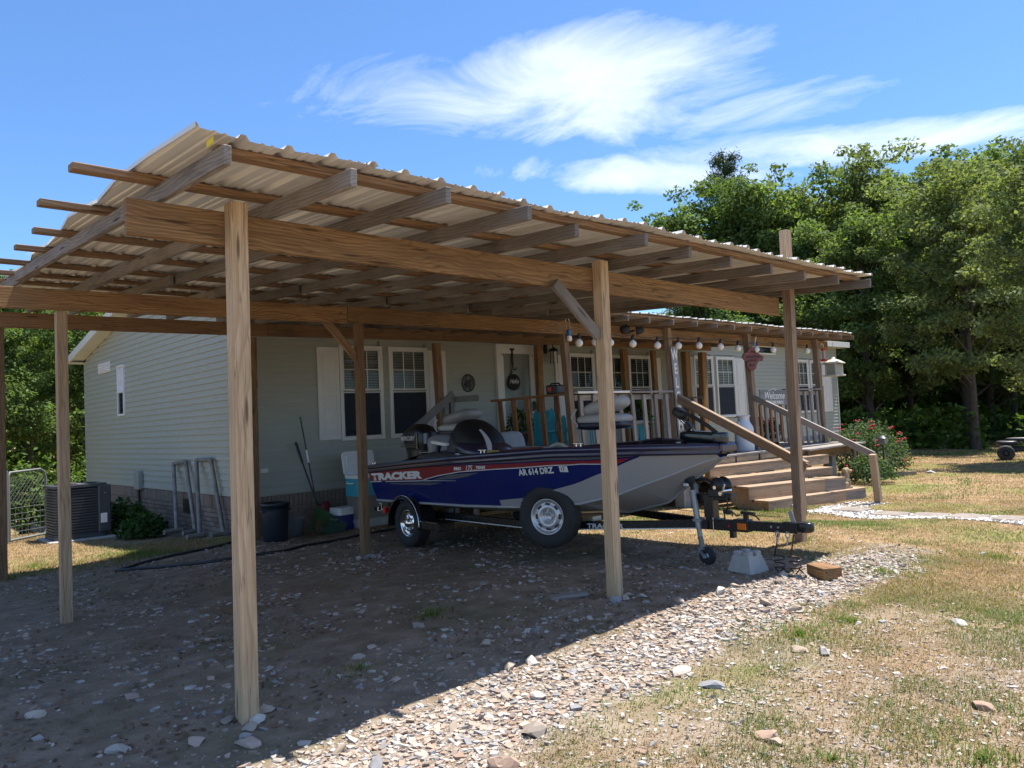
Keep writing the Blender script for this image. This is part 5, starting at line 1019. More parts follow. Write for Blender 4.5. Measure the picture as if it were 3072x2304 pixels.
# vertical welcome board
wb_ = thing('welcome_board', (11.0, 7.86, .8), 'tall grey board with white letters spelling WELCOME down the porch post', 'sign'); GB = wood('grey_board', (.27, .275, .285), (.17, .17, .175), (.33, .34, .35), .4)
wa, wbp = V(11.06, 7.865, .86), V(10.955, 7.865, 2.66); board('sign_board', wa, wbp, .17, .022, GB, wb_, up=(0, 1, 0))
for i, ch_ in enumerate('WELCOME'):
    p = wbp.lerp(wa, .075+.134*i); link_mesh('sign_letter', text_mesh(ch_, .25, None, 0, .006, .001, .68, 'CENTER'), M['paintwood'], wb_, Matrix.Translation(p+V(0, -.014, -.085)) @ Matrix.Rotation(rad(-3.3), 4, 'Y') @ Matrix.Rotation(rad(90), 4, 'X'))
ps_ = thing('porch_sign', (14.25, 7.9, 1.6), 'weathered plank sign reading Welcome to our porch', 'sign')
for i in range(3): board('sign_plank', (13.72, 7.885, 1.655+.10*i), (14.74, 7.885, 1.64+.10*i), .02, .097, M['greypaint'] if i == 1 else GB, ps_)
link_mesh('sign_lettering', text_mesh('Welcome', .20, None, .25, .001, .001, 1.0, 'CENTER'), M['white'], ps_, Matrix.Translation((14.26, 7.872, 1.715)) @ Matrix.Rotation(rad(.5), 4, 'Y') @ Matrix.Rotation(rad(90), 4, 'X')); link_mesh('sign_lettering', text_mesh('TO OUR PORCH', .085, None, 0, .002, .001, .95, 'CENTER'), M['white'], ps_, Matrix.Translation((14.30, 7.872, 1.615)) @ Matrix.Rotation(rad(.5), 4, 'Y') @ Matrix.Rotation(rad(90), 4, 'X'))
MB().tube([(14.02, 7.87, 1.90), (14.06, 7.87, 1.87), (14.14, 7.87, 1.90), (14.26, 7.87, 1.915), (14.36, 7.87, 1.905), (14.32, 7.87, 1.885), (14.27, 7.87, 1.89)], .006, 5).build('flourish', M['white'], ps_)
for i in range(5): xx = 13.85+.2*i; board('baluster', (xx+.03, Y2+.02, DZ+.1), (xx, Y2+.02, 1.62), .075, .036, M['greywood'] if i % 2 else M['redwood'], porch, up=(0, 1, 0))
board('rail_lower', (13.7, Y2+.05, DZ+.14), (14.75, Y2+.05, DZ+.14), .038, .08, M['porchwood'], porch)
# cut out sign hanging on the porch post
hg_ = thing('state_cutout_sign', (13.48, 7.83, 2.3), 'dark red cut out sign hanging on the porch post by the steps', 'sign'); RS = plain('faded_red_paint', (.16, .05, .045), .7, 0, .4, 9, .3)
out_ = [(-.40, .02), (-.33, .12), (-.22, .13), (-.10, .24), (.05, .27), (.12, .24), (.20, .16), (.30, .10), (.42, .07), (.38, -.04), (.22, -.06), (.14, -.12), (.10, -.22), (.0, -.27), (-.14, -.25), (-.24, -.18), (-.22, -.06), (-.31, -.04)]
MB().prism([(x*.95, y*.85) for x, y in out_], .02, Matrix.Translation((13.48, 7.86, 2.50)) @ Matrix.Rotation(rad(90), 4, 'X')).build('cutout', RS, hg_)
for i, (x0, z0, x1, z1) in enumerate(((-.24, .03, .28, .05), (-.2, -.04, .12, -.03), (-.14, -.13, .04, -.12), (-.05, .14, .10, .13))): MB().bar((13.48+x0, 7.834, 2.50+z0), (13.48+x1, 7.834, 2.50+z1), .01, .035, .003).build('dark_mark', plain('dark_stain_%d' % i, (.05, .02, .02), .7), hg_)
MB().tube([(13.57, 7.84, 2.73), (13.59, 7.83, 2.85), (13.62, 7.83, 2.93)], .008, 6).build('hang_cord', M['white'], hg_); MB().box((13.57, 7.835, 2.78), (.06, .02, .08), .01).build('blue_bow', plain('blue_bow', (.10, .22, .38), .6), hg_)
# string lights
sg_ = thing('string_lights', (8.5, 7.84, 2.8), 'string of white globe bulbs draped along the porch beam', 'string lights'); bulbs = [(8.55, 2.64), (9.27, 2.67), (9.83, 2.67), (10.48, 2.665), (11.07, 2.675), (11.69, 2.70), (12.38, 2.70), (12.97, 2.685), (13.63, 2.685), (14.27, 2.695), (15.69, 2.71), (8.92, 2.67), (14.98, 2.70)]
bulbs = sorted(bulbs); MBULB = plain('globe_glass', (.80, .79, .76), .25, 0, .03); me_b = MB().lathe([(.002, -.060)]+[(.060*math.sin(math.pi*i/14), -.060*math.cos(math.pi*i/14)) for i in range(1, 13)]+[(.022, .062), (.02, .07)], 20).mesh('bulb'); me_b.materials.append(MBULB); me_s = MB().lathe([(.022, .06), (.028, .075), (.026, .12), (.012, .14), (.006, .15)], 12).mesh('socket'); me_s.materials.append(M['black'])
for x, z in bulbs:
    o = bpy.data.objects.new('bulb', me_b); put(o, Matrix.Translation((x, 7.84, z)), sg_); q = bpy.data.objects.new('socket', me_s); put(q, Matrix.Translation((x, 7.84, z)), o)
cpts = []
for i in range(len(bulbs)-1):
    (xa, za_), (xb, zb_) = bulbs[i], bulbs[i+1]
    for k in range(6): t = k/6; cpts.append((xa+(xb-xa)*t, 7.84, za_+(zb_-za_)*t+.15-.06*math.sin(math.pi*t)*(xb-xa)))
MB().tube(cpts, .008, 5).build('light_cable', M['black'], sg_)
fl = thing('flood_light', (9.68, 7.85, 2.9), 'black twin head flood light on the porch beam', 'flood light')
for xx, r in ((9.60, 0), (9.95, 1)): MB().lathe([(.02, .10), (.05, .08), (.07, 0), (.075, -.02), (.062, -.02), (.05, .0)], 20, Matrix.Translation((xx, 7.82, 2.89)) @ Matrix.Rotation(rad(70+20*r), 4, 'X') @ Matrix.Rotation(rad(25*r), 4, 'Y') @ Matrix.Rotation(rad(180), 4, 'X') @ Matrix.Rotation(rad(180), 4, 'X')).build('lamp_head', IRON, fl)
MB().lathe([(.002, -.005), (.045, -.005), (.045, .005), (.002, .005)], 16, Matrix.Translation((9.60, 7.79, 2.885)) @ Matrix.Rotation(rad(75), 4, 'X')).build('lens', M['white'], fl); MB().box((9.78, 7.93, 2.88), (.12, .10, .08), .015).tube([(9.62, 7.9, 2.9), (9.78, 7.9, 2.86), (9.95, 7.9, 2.9)], .018, 6).build('bracket', IRON, fl)
jr = thing('plug_timer', (8.36, 7.85, 2.7), 'blue and white plug in timer hanging from the beam end', 'plug'); MB().box((8.36, 7.86, 2.79), (.08, .06, .09), .012).build('timer_body', plain('timer_blue', (.03, .12, .32), .4), jr); MB().box((8.36, 7.855, 2.705), (.075, .055, .08), .012).build('timer_base', M['white'], jr)
for q in (0, 1): MB().tube([(8.33+.06*q, 7.87, 2.83), (8.31+.09*q, 7.87, 2.95), (8.33+.05*q, 7.88, 3.02)], .006, 5).build('cord', M['white'], jr)
wc_ = MB().tube([(8.95, 7.86, 2.78), (8.955, 7.85, 2.70), (8.94, 7.85, 2.60), (8.96, 7.85, 2.52), (8.945, 7.85, 2.46)], .009, 6).build('loose_cord', M['white']); tag(wc_, 'loose white cord end dangling under the porch beam', 'cord')
fd = thing('hummingbird_feeder', (16.5, 7.9, 2.5), 'red hummingbird feeder hanging at the right porch post', 'bird feeder')
MB().lathe([(.002, .16), (.045, .155), (.055, .13), (.05, .11)], 16, Matrix.Translation((16.56, 7.9, 2.64))).build('cap', M['red'], fd); MB().cyl((16.56, 7.9, 2.56), (16.56, 7.9, 2.76), .035, None, 14).build('bottle', plain('clear_bottle', (.45, .30, .30), .2), fd); MB().lathe([(.03, .02), (.075, .005), (.08, -.01), (.06, -.03), (.002, -.03)], 18, Matrix.Translation((16.56, 7.9, 2.54))).build('base', M['red'], fd); MB().tube([(16.56, 7.9, 2.8), (16.55, 7.9, 2.88), (16.48, 7.9, 2.9), (16.43, 7.9, 2.84)], .006, 6).build('hook', M['white'], fd)
ln = thing('hanging_lantern', (17.0, 7.9, 2.2), 'pale lantern shaped bird feeder hanging off the porch corner', 'bird feeder'); CR = plain('cream_paint', (.52, .50, .42), .6, 0, .1, 8)
MB().box((17.05, 7.92, 2.20), (.46, .32, .035), .006).build('tray', CR, ln); MB().box((17.05, 7.92, 2.335), (.34, .22, .24), .004).build('lantern_body', plain('hazy_glass', (.36, .36, .31), .35), ln)
for sx_ in (-1, 1):
    for sy_ in (-1, 1): MB().box((17.05+.17*sx_, 7.92+.11*sy_, 2.335), (.025, .025, .25)).build('corner_post', CR, ln)
MB().lathe([(.30, 0), (.31, .02), (.14, .09), (.05, .11), (.04, .15), (.002, .16)], 4, Matrix.Translation((17.05, 7.92, 2.46)) @ Matrix.Rotation(rad(45), 4, 'Z') @ Matrix.Diagonal((1, .85, 1, 1))).build('roof', CR, ln); MB().tube([(17.05, 7.92, 2.6), (17.05, 7.92, 2.95)], .005, 5).build('hanger', M['steel'], ln)
# statue on the lowest step
dg = thing('dog_statue', (13.40, 6.12, .07), 'small sandstone coloured sitting dog statue on the lowest step', 'statue'); SND = plain('sandstone', (.34, .26, .165), .9, 0, .2, 14, .5); CUR[0] = Matrix.Translation((13.40, 6.16, .07)) @ Matrix.Rotation(rad(-35), 4, 'Z')
MB().prism(rrect(-.11, .11, -.09, .09, .06), .03).build('plinth', SND, dg)
body = bpy.data.meshes.new('d'); bmd = bmesh.new()
def meta(parts, name, res=.02, mat=SND, parent=None, thr=.6):
    mbd = bpy.data.metaballs.new('mb'); mbd.resolution = res; mbd.threshold = thr; o = bpy.data.objects.new('mbtmp', mbd); COL.objects.link(o)
    for c, r, s in parts: e = mbd.elements.new(type='ELLIPSOID'); e.co = c; e.radius = r; e.size_x, e.size_y, e.size_z = s
    dg_ = bpy.context.evaluated_depsgraph_get(); me = bpy.data.meshes.new_from_object(o.evaluated_get(dg_)); bpy.data.objects.remove(o); bpy.data.metaballs.remove(mbd)
    me.polygons.foreach_set('use_smooth', [True]*len(me.polygons)); me.materials.clear(); return link_mesh(name, me, mat, parent)
bmd.free()
db = MB(); sball(db, (-.02, 0, .12), (.085, .075, .11), .9, .9, RY(14)); sball(db, (.015, 0, .20), (.06, .058, .09), .9, .9, RY(8)); sball(db, (.03, 0, .305), (.058, .05, .055), .9, .9); sball(db, (.09, 0, .295), (.045, .032, .028), .9, .9)
for s in (-1, 1):
    sball(db, (.06, .035*s, .09), (.022, .022, .085), .9, .9); sball(db, (-.04, .065*s, .07), (.065, .035, .055), .9, .9); sball(db, (.085, .035*s, .035), (.035, .022, .015), .9, .9); sball(db, (.0, .052*s, .29), (.025, .012, .05), .9, .9, RX_(12*s))
db.tube([(-.09, 0, .04), (-.13, .03, .05), (-.13, .06, .09)], .014, 7); db.build('dog_body', SND, dg); CUR[0] = Matrix.Identity(4)
# concrete pier block, wood blocks
pb = thing('pier_block', (6.35, 3.86, .04), 'concrete pier block standing near the trailer coupler', 'concrete block'); CUR[0] = Matrix.Translation((6.36, 3.88, g1(6.36, 3.88)-.01)) @ Matrix.Rotation(rad(-8), 4, 'Z')
P = MB(); b0, b1, hh = .135, .09, .155; vs = [V(sx_*b0, sy_*b0, 0) for sx_, sy_ in ((-1,-1),(1,-1),(1,1),(-1,1))]+[V(sx_*b1, sy_*b1, hh) for sx_, sy_ in ((-1,-1),(1,-1),(1,1),(-1,1))]
P.add(vs, [(3,2,1,0),(4,5,6,7),(0,1,5,4),(1,2,6,5),(2,3,7,6),(3,0,4,7)]); P.build('block', M['concrete'], pb)
for sx_ in (-1, 1):
    for sy_ in (-1, 1): MB().box((sx_*.056, sy_*.056, hh+.012), (.066, .066, .055), .008).build('corner_lug', M['concrete'], pb)
CUR[0] = Matrix.Identity(4)
zz_ = g1(6.4, 3.22)
tag(board('wood_block', (6.52, 3.33, zz_+.05), (6.36, 3.10, zz_+.055), .13, .10, M['beam']), 'orange brown lumber offcut in the gravel in front of the coupler', 'wood block'); tag(board('wood_block', (6.66, 3.36, zz_+.04), (6.53, 3.12, zz_+.04), .09, .085, M['redwood']), 'smaller dark lumber offcut behind the orange brown one', 'wood block')
tag(board('scrap_board', (4.38, 4.47, g1(4.4, 4.4)+.015), (4.66, 4.33, g1(4.6, 4.3)+.02), .09, .03, M['greywood']), 'flat grey scrap board lying beside the middle front post', 'board')
# stepping stones
PAV = plain('weathered_paver', (.24, .205, .175), .9, 0, .25, 7, .5, .2)
for i, (p, lb) in enumerate(zip([(11.72, 5.30), (11.50, 4.66), (11.43, 4.10), (11.22, 3.56), (11.05, 2.98)], ['square stepping stone nearest the porch steps', 'second stepping stone from the porch steps', 'middle stepping stone of the white pebble path', 'fourth stepping stone from the porch steps', 'stepping stone farthest from the porch steps'])):
    z_ = g1(*p); o = MB().box((0, 0, 0), (.42, .42, .05), .012).build('stepping_stone', PAV, None, Matrix.Translation((*p, z_+.012)) @ Matrix.Rotation(rad(random.uniform(-10, 10)), 4, 'Z')); tag(o, lb, 'paving stone', 'stepping stones of the path')
# edging and solar post behind the hand rail
tag(board('bed_edging', (17.2, 7.2, g1(17, 7)+.03), (18.1, 6.75, g1(18, 6.8)+.03), .12, .12, M['porchwood']), 'timber edging of the rose bed', 'edging')
sp_ = thing('solar_lamp', (16.9, 6.9, -.1), 'small solar lamp on a stake in front of the rose bush', 'garden lamp'); zq = g1(16.9, 6.9)
MB().cyl((16.9, 6.9, zq), (16.9, 6.9, zq+.72), .02, None, 8).build('stake', M['black'], sp_); MB().box((16.9, 6.9, zq+.80), (.15, .15, .12), .015).build('lamp_body', M['dullsteel'], sp_); MB().lathe([(.13, 0), (.05, .06), (.002, .065)], 4, Matrix.Translation((16.9, 6.9, zq+.86)) @ Matrix.Rotation(rad(45), 4, 'Z')).build('lamp_cap', M['black'], sp_)
# small red tractor-like vehicle by the trees
at = thing('utility_vehicle', (23.4, 6.3, -.2), 'red four wheeler parked by the trees at the right edge', 'vehicle', None, rad(-70)); CUR[0] = Matrix.Translation((23.5, 6.0, g1(23.5, 6.0))) @ Matrix.Rotation(rad(-75), 4, 'Z') @ Matrix.Diagonal((.68, .68, .68, 1))
for x in (-.6, .6):
    for y in (-.45, .45): MB().lathe([(.12, -.10), (.24, -.11), (.29, -.07), (.30, 0), (.29, .07), (.24, .11), (.12, .10)], 24, CUR[0] @ Matrix.Translation((x, y, .29)) @ Matrix.Rotation(rad(90), 4, 'X')).build('tyre', M['rubber'], at, Matrix.Identity(4)); MB().lathe([(.002, -.06), (.12, -.07), (.13, 0), (.12, .07), (.002, .06)], 16, CUR[0] @ Matrix.Translation((x, y, .29)) @ Matrix.Rotation(rad(90), 4, 'X')).build('hub', M['black'], at, Matrix.Identity(4))
sball(MB(), (.55, 0, .66), (.38, .34, .12), .5, .6).build('front_fender', M['black'], at); sball(MB(), (-.55, 0, .66), (.38, .38, .10), .5, .6).build('rear_fender', M['black'], at); sball(MB(), (-.2, 0, .78), (.42, .16, .09), .6, .6).build('seat', M['black'], at); MB().box((0, 0, .42), (1.2, .35, .2), .04).build('chassis', M['black'], at)
MB().tube([(.3, 0, .75), (.2, 0, 1.0), (.2, -.35, 1.05)], .02, 8).tube([(.2, 0, 1.0), (.2, .35, 1.05)], .02, 8).build('handlebar', M['red'], at); rkk = MB()
for k in range(5): rkk.tube([(.4+.1*k, -.3, .82), (.4+.1*k, .3, .82)], .012, 6)
rkk.tube([(.38, -.3, .82), (.85, -.3, .82)], .012, 6).tube([(.38, .3, .82), (.85, .3, .82)], .012, 6).build('front_rack', M['red'], at); CUR[0] = Matrix.Identity(4)
# ---------------------------------------------------------------- vegetation
def leaf_mat(name, trans=.45, sat=1.0, rough=.5):
    t = NT(name); at = t.n('ShaderNodeVertexColor', layer_name='col'); t.set(Base_Color=at.outputs[0], Roughness=rough, Specular_IOR_Level=.2)
    tl = t.n('ShaderNodeBsdfTranslucent'); t.l(t.mix(1.0, at.outputs[0], (1.25, 1.3, .55), 'MULTIPLY'), tl.inputs[0]); mx = t.n('ShaderNodeMixShader'); mx.inputs[0].default_value = trans
    t.l(t.p.outputs[0], mx.inputs[1]); t.l(tl.outputs[0], mx.inputs[2]); t.l(mx.outputs[0], t.out.inputs[0]); return t.m
LEAF = leaf_mat('foliage', .42, 1, .7); BARK = plain('bark', (.075, .06, .048), .95, 0, .3, 8, .6); NEEDLE = leaf_mat('needles', .2)
def unit(v): return v/np.maximum(1e-6, np.linalg.norm(v, axis=1, keepdims=True))
def leaves(P, N, size, col, rng, aspect=.5, fold=.0):
    """one rhombic leaf per point, lying across its normal N"""
    n = len(P); t = unit(np.cross(N, rng.normal(size=(n, 3)))); b = np.cross(N, t); s = size[:, None] if np.ndim(size) else size
    v = np.stack([P-t*s*.5, P+b*s*aspect*.5+t*s*.05, P+t*s*.5, P-b*s*aspect*.5+t*s*.05], 1).reshape(-1, 3); f = np.arange(4*n).reshape(n, 4)
    return v, f, np.repeat(col, 4, 0)
def limb_plan(seed, h, wd, low, nl):
    """limbs of one tree: (start height, tip) pairs, longest in the middle of the crown, uneven all round"""
    r = random.Random(seed); L_ = []
    for i in range(nl):
        t = (i+r.random()*.8)/nl; z0 = h*(low+(.92-low)*t); ln = wd*(.35+.65*math.sin(math.pi*min(1, .18+.86*t))**.8)*r.uniform(.62, 1.18); a = i*2.4+r.uniform(-.5, .5); up = r.uniform(.12, .75)+.5*t
        L_.append((z0*.86, V(ln*math.cos(a), ln*math.sin(a), min(h*1.02, z0+ln*up))))
    L_.append((h*.8, V(r.uniform(-.4, .4), r.uniform(-.4, .4), h))); return L_
def crown_mesh(name, seed, limbs, per, leaf, base, clump, rng_sub=6):
    r = np.random.default_rng(seed); VV, FF, CC = [], [], []; off = 0
    for z0, tip in limbs:
        a = np.array([0, 0, z0]); b = np.array(tip); ln = np.linalg.norm(b-a); m_ = max(4, int(rng_sub*ln/2.2))
        for k in range(m_):
            q = .38+.66*(k+.5)/m_; c0 = a+(b-a)*q+np.array([0, 0, .10*ln*math.sin(math.pi*q)])+r.normal(size=3)*np.array([.55, .55, .42])*(.5+.5*q); R_ = clump*(.5+.75*r.random()); n = int(per*(R_/clump)**2); d = unit(r.normal(size=(n, 3))); P = c0+d*(r.random((n, 1))**.42)*R_*np.array([1.15, 1.15, .62])
            N = unit(d*.35+np.array([0, 0, .7])+.6*r.normal(size=(n, 3))); tone = .72+.56*r.random(); hue = r.random((n, 1))*.8+.2*r.random()
            c = (np.array(base)*(1-hue*.5)+np.array([base[0]*1.75, base[1]*1.35, base[2]*.9])*hue*.5)*(.72+.56*r.random((n, 1)))*tone; v, f, cc = leaves(P, N, leaf*(.55+.9*r.random(n)), np.clip(c, .004, .6), r, .55); VV.append(v); FF.append(f+off); CC.append(cc); off += len(v)
    return np_mesh(name, np.concatenate(VV), np.concatenate(FF), 4, LEAF, np.concatenate(CC))
def trunk_mesh(name, seed, h, r0, limbs, tilt=.04):
    r = random.Random(seed); mb = MB(); pts = []; x = y = 0
    for i in range(9): t = i/8; pts.append(V(x, y, h*t-.2)); x += r.uniform(-1, 1)*tilt*h/8; y += r.uniform(-1, 1)*tilt*h/8
    mb.tube(pts, [r0*(1.35-.35*min(1, i*1.5))*(1-.85*i/8) for i in range(9)], 9)
    for z0, tg in limbs:
        k = max(0, min(7.9, z0/h*8)); i = int(k); p = pts[i].lerp(pts[min(8, i+1)], k-i); m_ = p.lerp(tg, .5)+V(0, 0, .10*(tg-p).length)
        mb.tube([p, m_, tg], [r0*(1-.08*k)*.38, r0*.20, r0*.05], 5)
    return mb.mesh(name)
GRC = [(.100, .165, .058), (.115, .178, .062), (.082, .142, .056), (.140, .188, .082)]
KIND = []
for k, (h, wd, low, nl, per, base, cl) in enumerate([(12.0, 3.5, .22, 25, 170, GRC[0], .70), (11.5, 3.1, .16, 24, 170, GRC[1], .66), (10.5, 3.8, .12, 25, 165, GRC[2], .72), (12.5, 3.3, .26, 26, 165, GRC[3], .68)]):
    LP = limb_plan(60+k, h, wd, low, nl); cm = crown_mesh('crown', 100+k, LP, per, .19, base, cl); tmsh = trunk_mesh('trunk', 40+k, h*.97, .19, LP); tmsh.materials.append(BARK); KIND.append((cm, tmsh, h, 0.0))
def tree(kind, x, y, s=1.0, rz=0.0, label='', group=None, name='leafy_tree', sxy=1.0):
    cm, tm_, h, cz_ = KIND[kind]; zg = g1(x, y); Mt = Matrix.Translation((x, y, zg)) @ Matrix.Rotation(rz, 4, 'Z')
    t = bpy.data.objects.new(name, None); put(t, Mt); tag(t, label, 'tree', group); D_ = Matrix.Diagonal((s*sxy, s*sxy, s, 1))
    a = bpy.data.objects.new('trunk', tm_); put(a, Mt @ D_, t); b = bpy.data.objects.new('crown', cm); put(b, Mt @ D_, t); return t
FRL = ['tall leafy tree farthest left in the front row of the woods', 'second tall tree from the left in the front row of the woods', 'third tall tree from the left in the front row of the woods', 'fourth tall tree from the left in the front row of the woods', 'second tall tree from the right in the front row of the woods', 'tall tree farthest right in the front row of the woods', 'lower tree just behind the right end of the house', 'lower tree standing before the middle of the woods', 'lower tree before the right part of the woods']; GRR = 'trees along the right edge of the yard'
for i, (x, y, k, s) in enumerate([(32.3, 19.9, 0, 1.03), (33.0, 17.4, 1, 1.08), (35.5, 15.0, 3, .98), (35.0, 10.8, 1, 1.04), (36.5, 7.6, 0, .94), (34.5, 5.0, 1, .80), (28.8, 18.6, 2, .72), (30.0, 12.6, 1, .80), (29.0, 8.8, 3, .74)]): tree(k, x, y, s, i*1.7, FRL[i], GRR)
for i, (x, y, k, s) in enumerate([(38, 22, 1, .98), (41, 17, 0, 1.05), (42, 12, 2, 1.02), (43, 8, 3, .98), (40, 3.5, 0, .95), (39, 14.5, 1, 1.0), (38, 10, 3, .80), (37.5, 18.5, 2, 1.05), (47, 20, 3, 1.1), (49, 13, 1, 1.2), (50, 6, 2, 1.15), (37, 26, 3, .60), (45, 26, 0, .85)]): tree(k, x, y, s, i*2.3+.5, 'leafy tree deeper in the woods behind the first row of trees', 'trees deeper in the woods')
tree(3, 22.6, 4.6, .60, 1.1, 'large loose crowned tree standing forward of the woods at the right edge')
for i, (x, y, k, s) in enumerate([(.6, 23.5, 2, .56), (3.6, 25.0, 0, .54), (6.4, 26.5, 1, .58), (-1.5, 27, 3, .58), (2.2, 30, 2, .70), (6, 33, 0, .66), (-4.5, 31, 1, .7), (-2.5, 20.5, 1, .48)]): tree(k, x, y, s, i*1.3, 'leafy tree in the woods behind the leaning gate', 'trees behind the gate')
tree(1, 30.0, 29.0, 1.10, .4, 'treetop showing above the carport roof')
# pine behind the first row
pr_ = np.random.default_rng(5); VV, FF, CC = [], [], []; off = 0
for k in range(46):
    h = 5.5+10.0*(k/46.0); L_ = (1.9*(1-k/46.0)**.7+.35); a = k*2.4; d = np.array([math.cos(a), math.sin(a), .28])
    for q in np.linspace(.35, 1, 6):
        n = 46; P = np.array([0, 0, h])+d*L_*q+.16*pr_.normal(size=(n, 3)); N = unit(pr_.normal(size=(n, 3))+np.array([0, 0, .4])); c = np.tile(np.array([[.035, .062, .028]]), (n, 1))*(.7+.6*pr_.random((n, 1))); v, f, cc = leaves(P, N, .24+.1*pr_.random(n), c, pr_, .14); VV.append(v); FF.append(f+off); CC.append(cc); off += len(v)
pn = thing('pine_tree', (34.5, 21.0, 0), 'dark pine rising behind the leafy trees left of the tall post', 'tree'); Mp = Matrix.Translation((34.5, 21.0, g1(34.5, 21)-.6))
link_mesh('crown', np_mesh('crown', np.concatenate(VV), np.concatenate(FF), 4, NEEDLE, np.concatenate(CC)), None, pn, Mp); tp = MB().tube([(0, 0, -.2), (.05, 0, 7), (0, .05, 15.4)], [.22, .14, .03], 9).mesh('trunk'); tp.materials.append(BARK); link_mesh('trunk', tp, None, pn, Mp)
# the far wood beyond, one green mass
ur = np.random.default_rng(18); n = 52000; ang = ur.uniform(rad(2), rad(46), n); rr = 54+20*ur.random(n); fx_, fy_ = rr*np.cos(ang), rr*np.sin(ang); top = (9.5+5*(fbm(fx_*.16, fy_*.16, 3, 14)-.45)*2)*np.where(ang > rad(33), .55, 1.0); fh = top*ur.random(n)**.8
n2 = 16000; a2 = ur.uniform(rad(70), rad(112), n2); r2 = 38+16*ur.random(n2); fx_ = np.concatenate([fx_, r2*np.cos(a2)]); fy_ = np.concatenate([fy_, r2*np.sin(a2)]); fh = np.concatenate([fh, 8.0*ur.random(n2)])
P = np.stack([fx_, fy_, gz(fx_, fy_)+fh], 1); N = unit(ur.normal(size=P.shape)*.7+np.array([-.3, -.3, .6])); c = np.array([[.075, .135, .032]])*(.5+.9*ur.random((len(P), 1))); v, f, cc = leaves(P, N, .5+.5*ur.random(len(P)), c, ur, .6)
tag(link_mesh('far_woods', np_mesh('far_woods', v, f, 4, LEAF, cc), None), 'far wood closing the view behind the trees', 'woods', kind='stuff')
# undergrowth of the woods: low leaves that nobody could count
ur = np.random.default_rng(8); n = 26000; ang = ur.uniform(rad(6), rad(38), n); rr = 30+22*ur.random(n)**1.3; ux, uy = rr*np.cos(ang), rr*np.sin(ang); clump = fbm(ux*.5, uy*.5, 3, 4); keep = clump > .40; ux, uy = ux[keep], uy[keep]; uh = ur.random(len(ux))**1.6*(2.6*clump[keep])
n2 = 22000; ux2, uy2 = ur.uniform(-7, 9, n2), ur.uniform(22.2, 33, n2); c2 = fbm(ux2*.6, uy2*.6, 3, 6); k2 = c2 > .38; ux = np.concatenate([ux, ux2[k2]]); uy = np.concatenate([uy, uy2[k2]]); uh = np.concatenate([uh, ur.random(k2.sum())**1.5*3.2*c2[k2]])
P = np.stack([ux, uy, gz(ux, uy)+uh+.05], 1); N = unit(ur.normal(size=P.shape)*.6+np.array([0, 0, .8])); c = np.array([[.085, .145, .032]])*(.6+.8*ur.random((len(P), 1))); v, f, cc = leaves(P, N, np.where(uy > 22, np.where(ux < 9.5, .10, .2), .2)*(1+.8*ur.random(len(P))), c, ur)
tag(link_mesh('undergrowth', np_mesh('undergrowth', v, f, 4, LEAF, cc), None), 'low leafy undergrowth between the tree trunks', 'undergrowth', kind='stuff')
def bush(name, x, y, rx, ry, h, n, base, leaf, label, cat, flowers=0, fcol=(.55, .02, .05), seed=1, stems=8, fsize=.05, z0=None):
    r = np.random.default_rng(seed); zg = g1(x, y) if z0 is None else z0; t = thing(name, (x, y, zg), label, cat); d = unit(r.normal(size=(n, 3))); d[:, 2] = np.abs(d[:, 2])*1.0; lump = 1+.35*(fbm(d[:, 0]*2.2+seed, d[:, 1]*2.2+d[:, 2]*2, 3, seed)-.5)*2; q = (.45+.55*r.random((n, 1))**.45)*lump[:, None]
    P = np.array([x, y, zg+.12*h])+d*q*np.array([rx, ry, h*.88]); N = unit(d*.5+r.normal(size=(n, 3))*.6+np.array([0, 0, .5])); c = np.array([base])*(.6+.8*r.random((n, 1)))*np.array([1, 1, 1]); v, f, cc = leaves(P, N, leaf*(.6+.8*r.random(n)), c, r)
    link_mesh('foliage', np_mesh('foliage', v, f, 4, LEAF, cc), None, t)
    st_ = MB()
    for k in range(stems): a = r.uniform(0, 6.28); e = V(x+rx*.6*math.cos(a), y+ry*.6*math.sin(a), zg+h*r.uniform(.45, .8)); st_.tube([(x+.1*rx*math.cos(a), y+.1*ry*math.sin(a), zg-.03), V(x, y, zg).lerp(e, .5)+V(0, 0, .08*h), e], [.014*h+.003, .010*h+.002, .004], 5)
    sto = st_.build('stems', BARK, t); tag(sto, kind='stuff')
    if flowers:
        for k in range(flowers):
            dd = unit(r.normal(size=(1, 3)))[0]; dd[2] = abs(dd[2])*.9; dd[:2] -= np.array([.35, .35])*r.random(); dd /= np.linalg.norm(dd); p = V(x, y, zg+.12*h)+V(dd[0]*rx*1.0, dd[1]*ry*1.0, dd[2]*h*.9)
            fm = MB()
            for j in range(5): a = j*1.257; fm.add([p, p+V(fsize*math.cos(a-.5), fsize*math.sin(a-.5), fsize*.5), p+V(fsize*1.25*math.cos(a), fsize*1.25*math.sin(a), fsize*.25), p+V(fsize*math.cos(a+.5), fsize*math.sin(a+.5), fsize*.5)], [(0, 1, 2, 3)])
            sball(fm, p+V(0, 0, fsize*.35), (fsize*.5, fsize*.5, fsize*.45), 1, 1, None, 5, 8); fm.build('blossom', FLW, t)
    return t
FLW = plain('blossom_red', (.52, .025, .06), .6, 0, .2, 10)
bush('rose_bush', 17.75, 7.65, 1.15, 1.0, 1.25, 5200, (.075, .115, .055), .075, 'large rose bush with red blossoms right of the porch', 'bush', 46, seed=3, fsize=.042)
bush('rose_bush', 15.9, 6.75, .55, .45, .62, 1400, (.06, .105, .04), .07, 'low leafy shrub under the bench shelf beside the steps', 'bush', 3, seed=9)
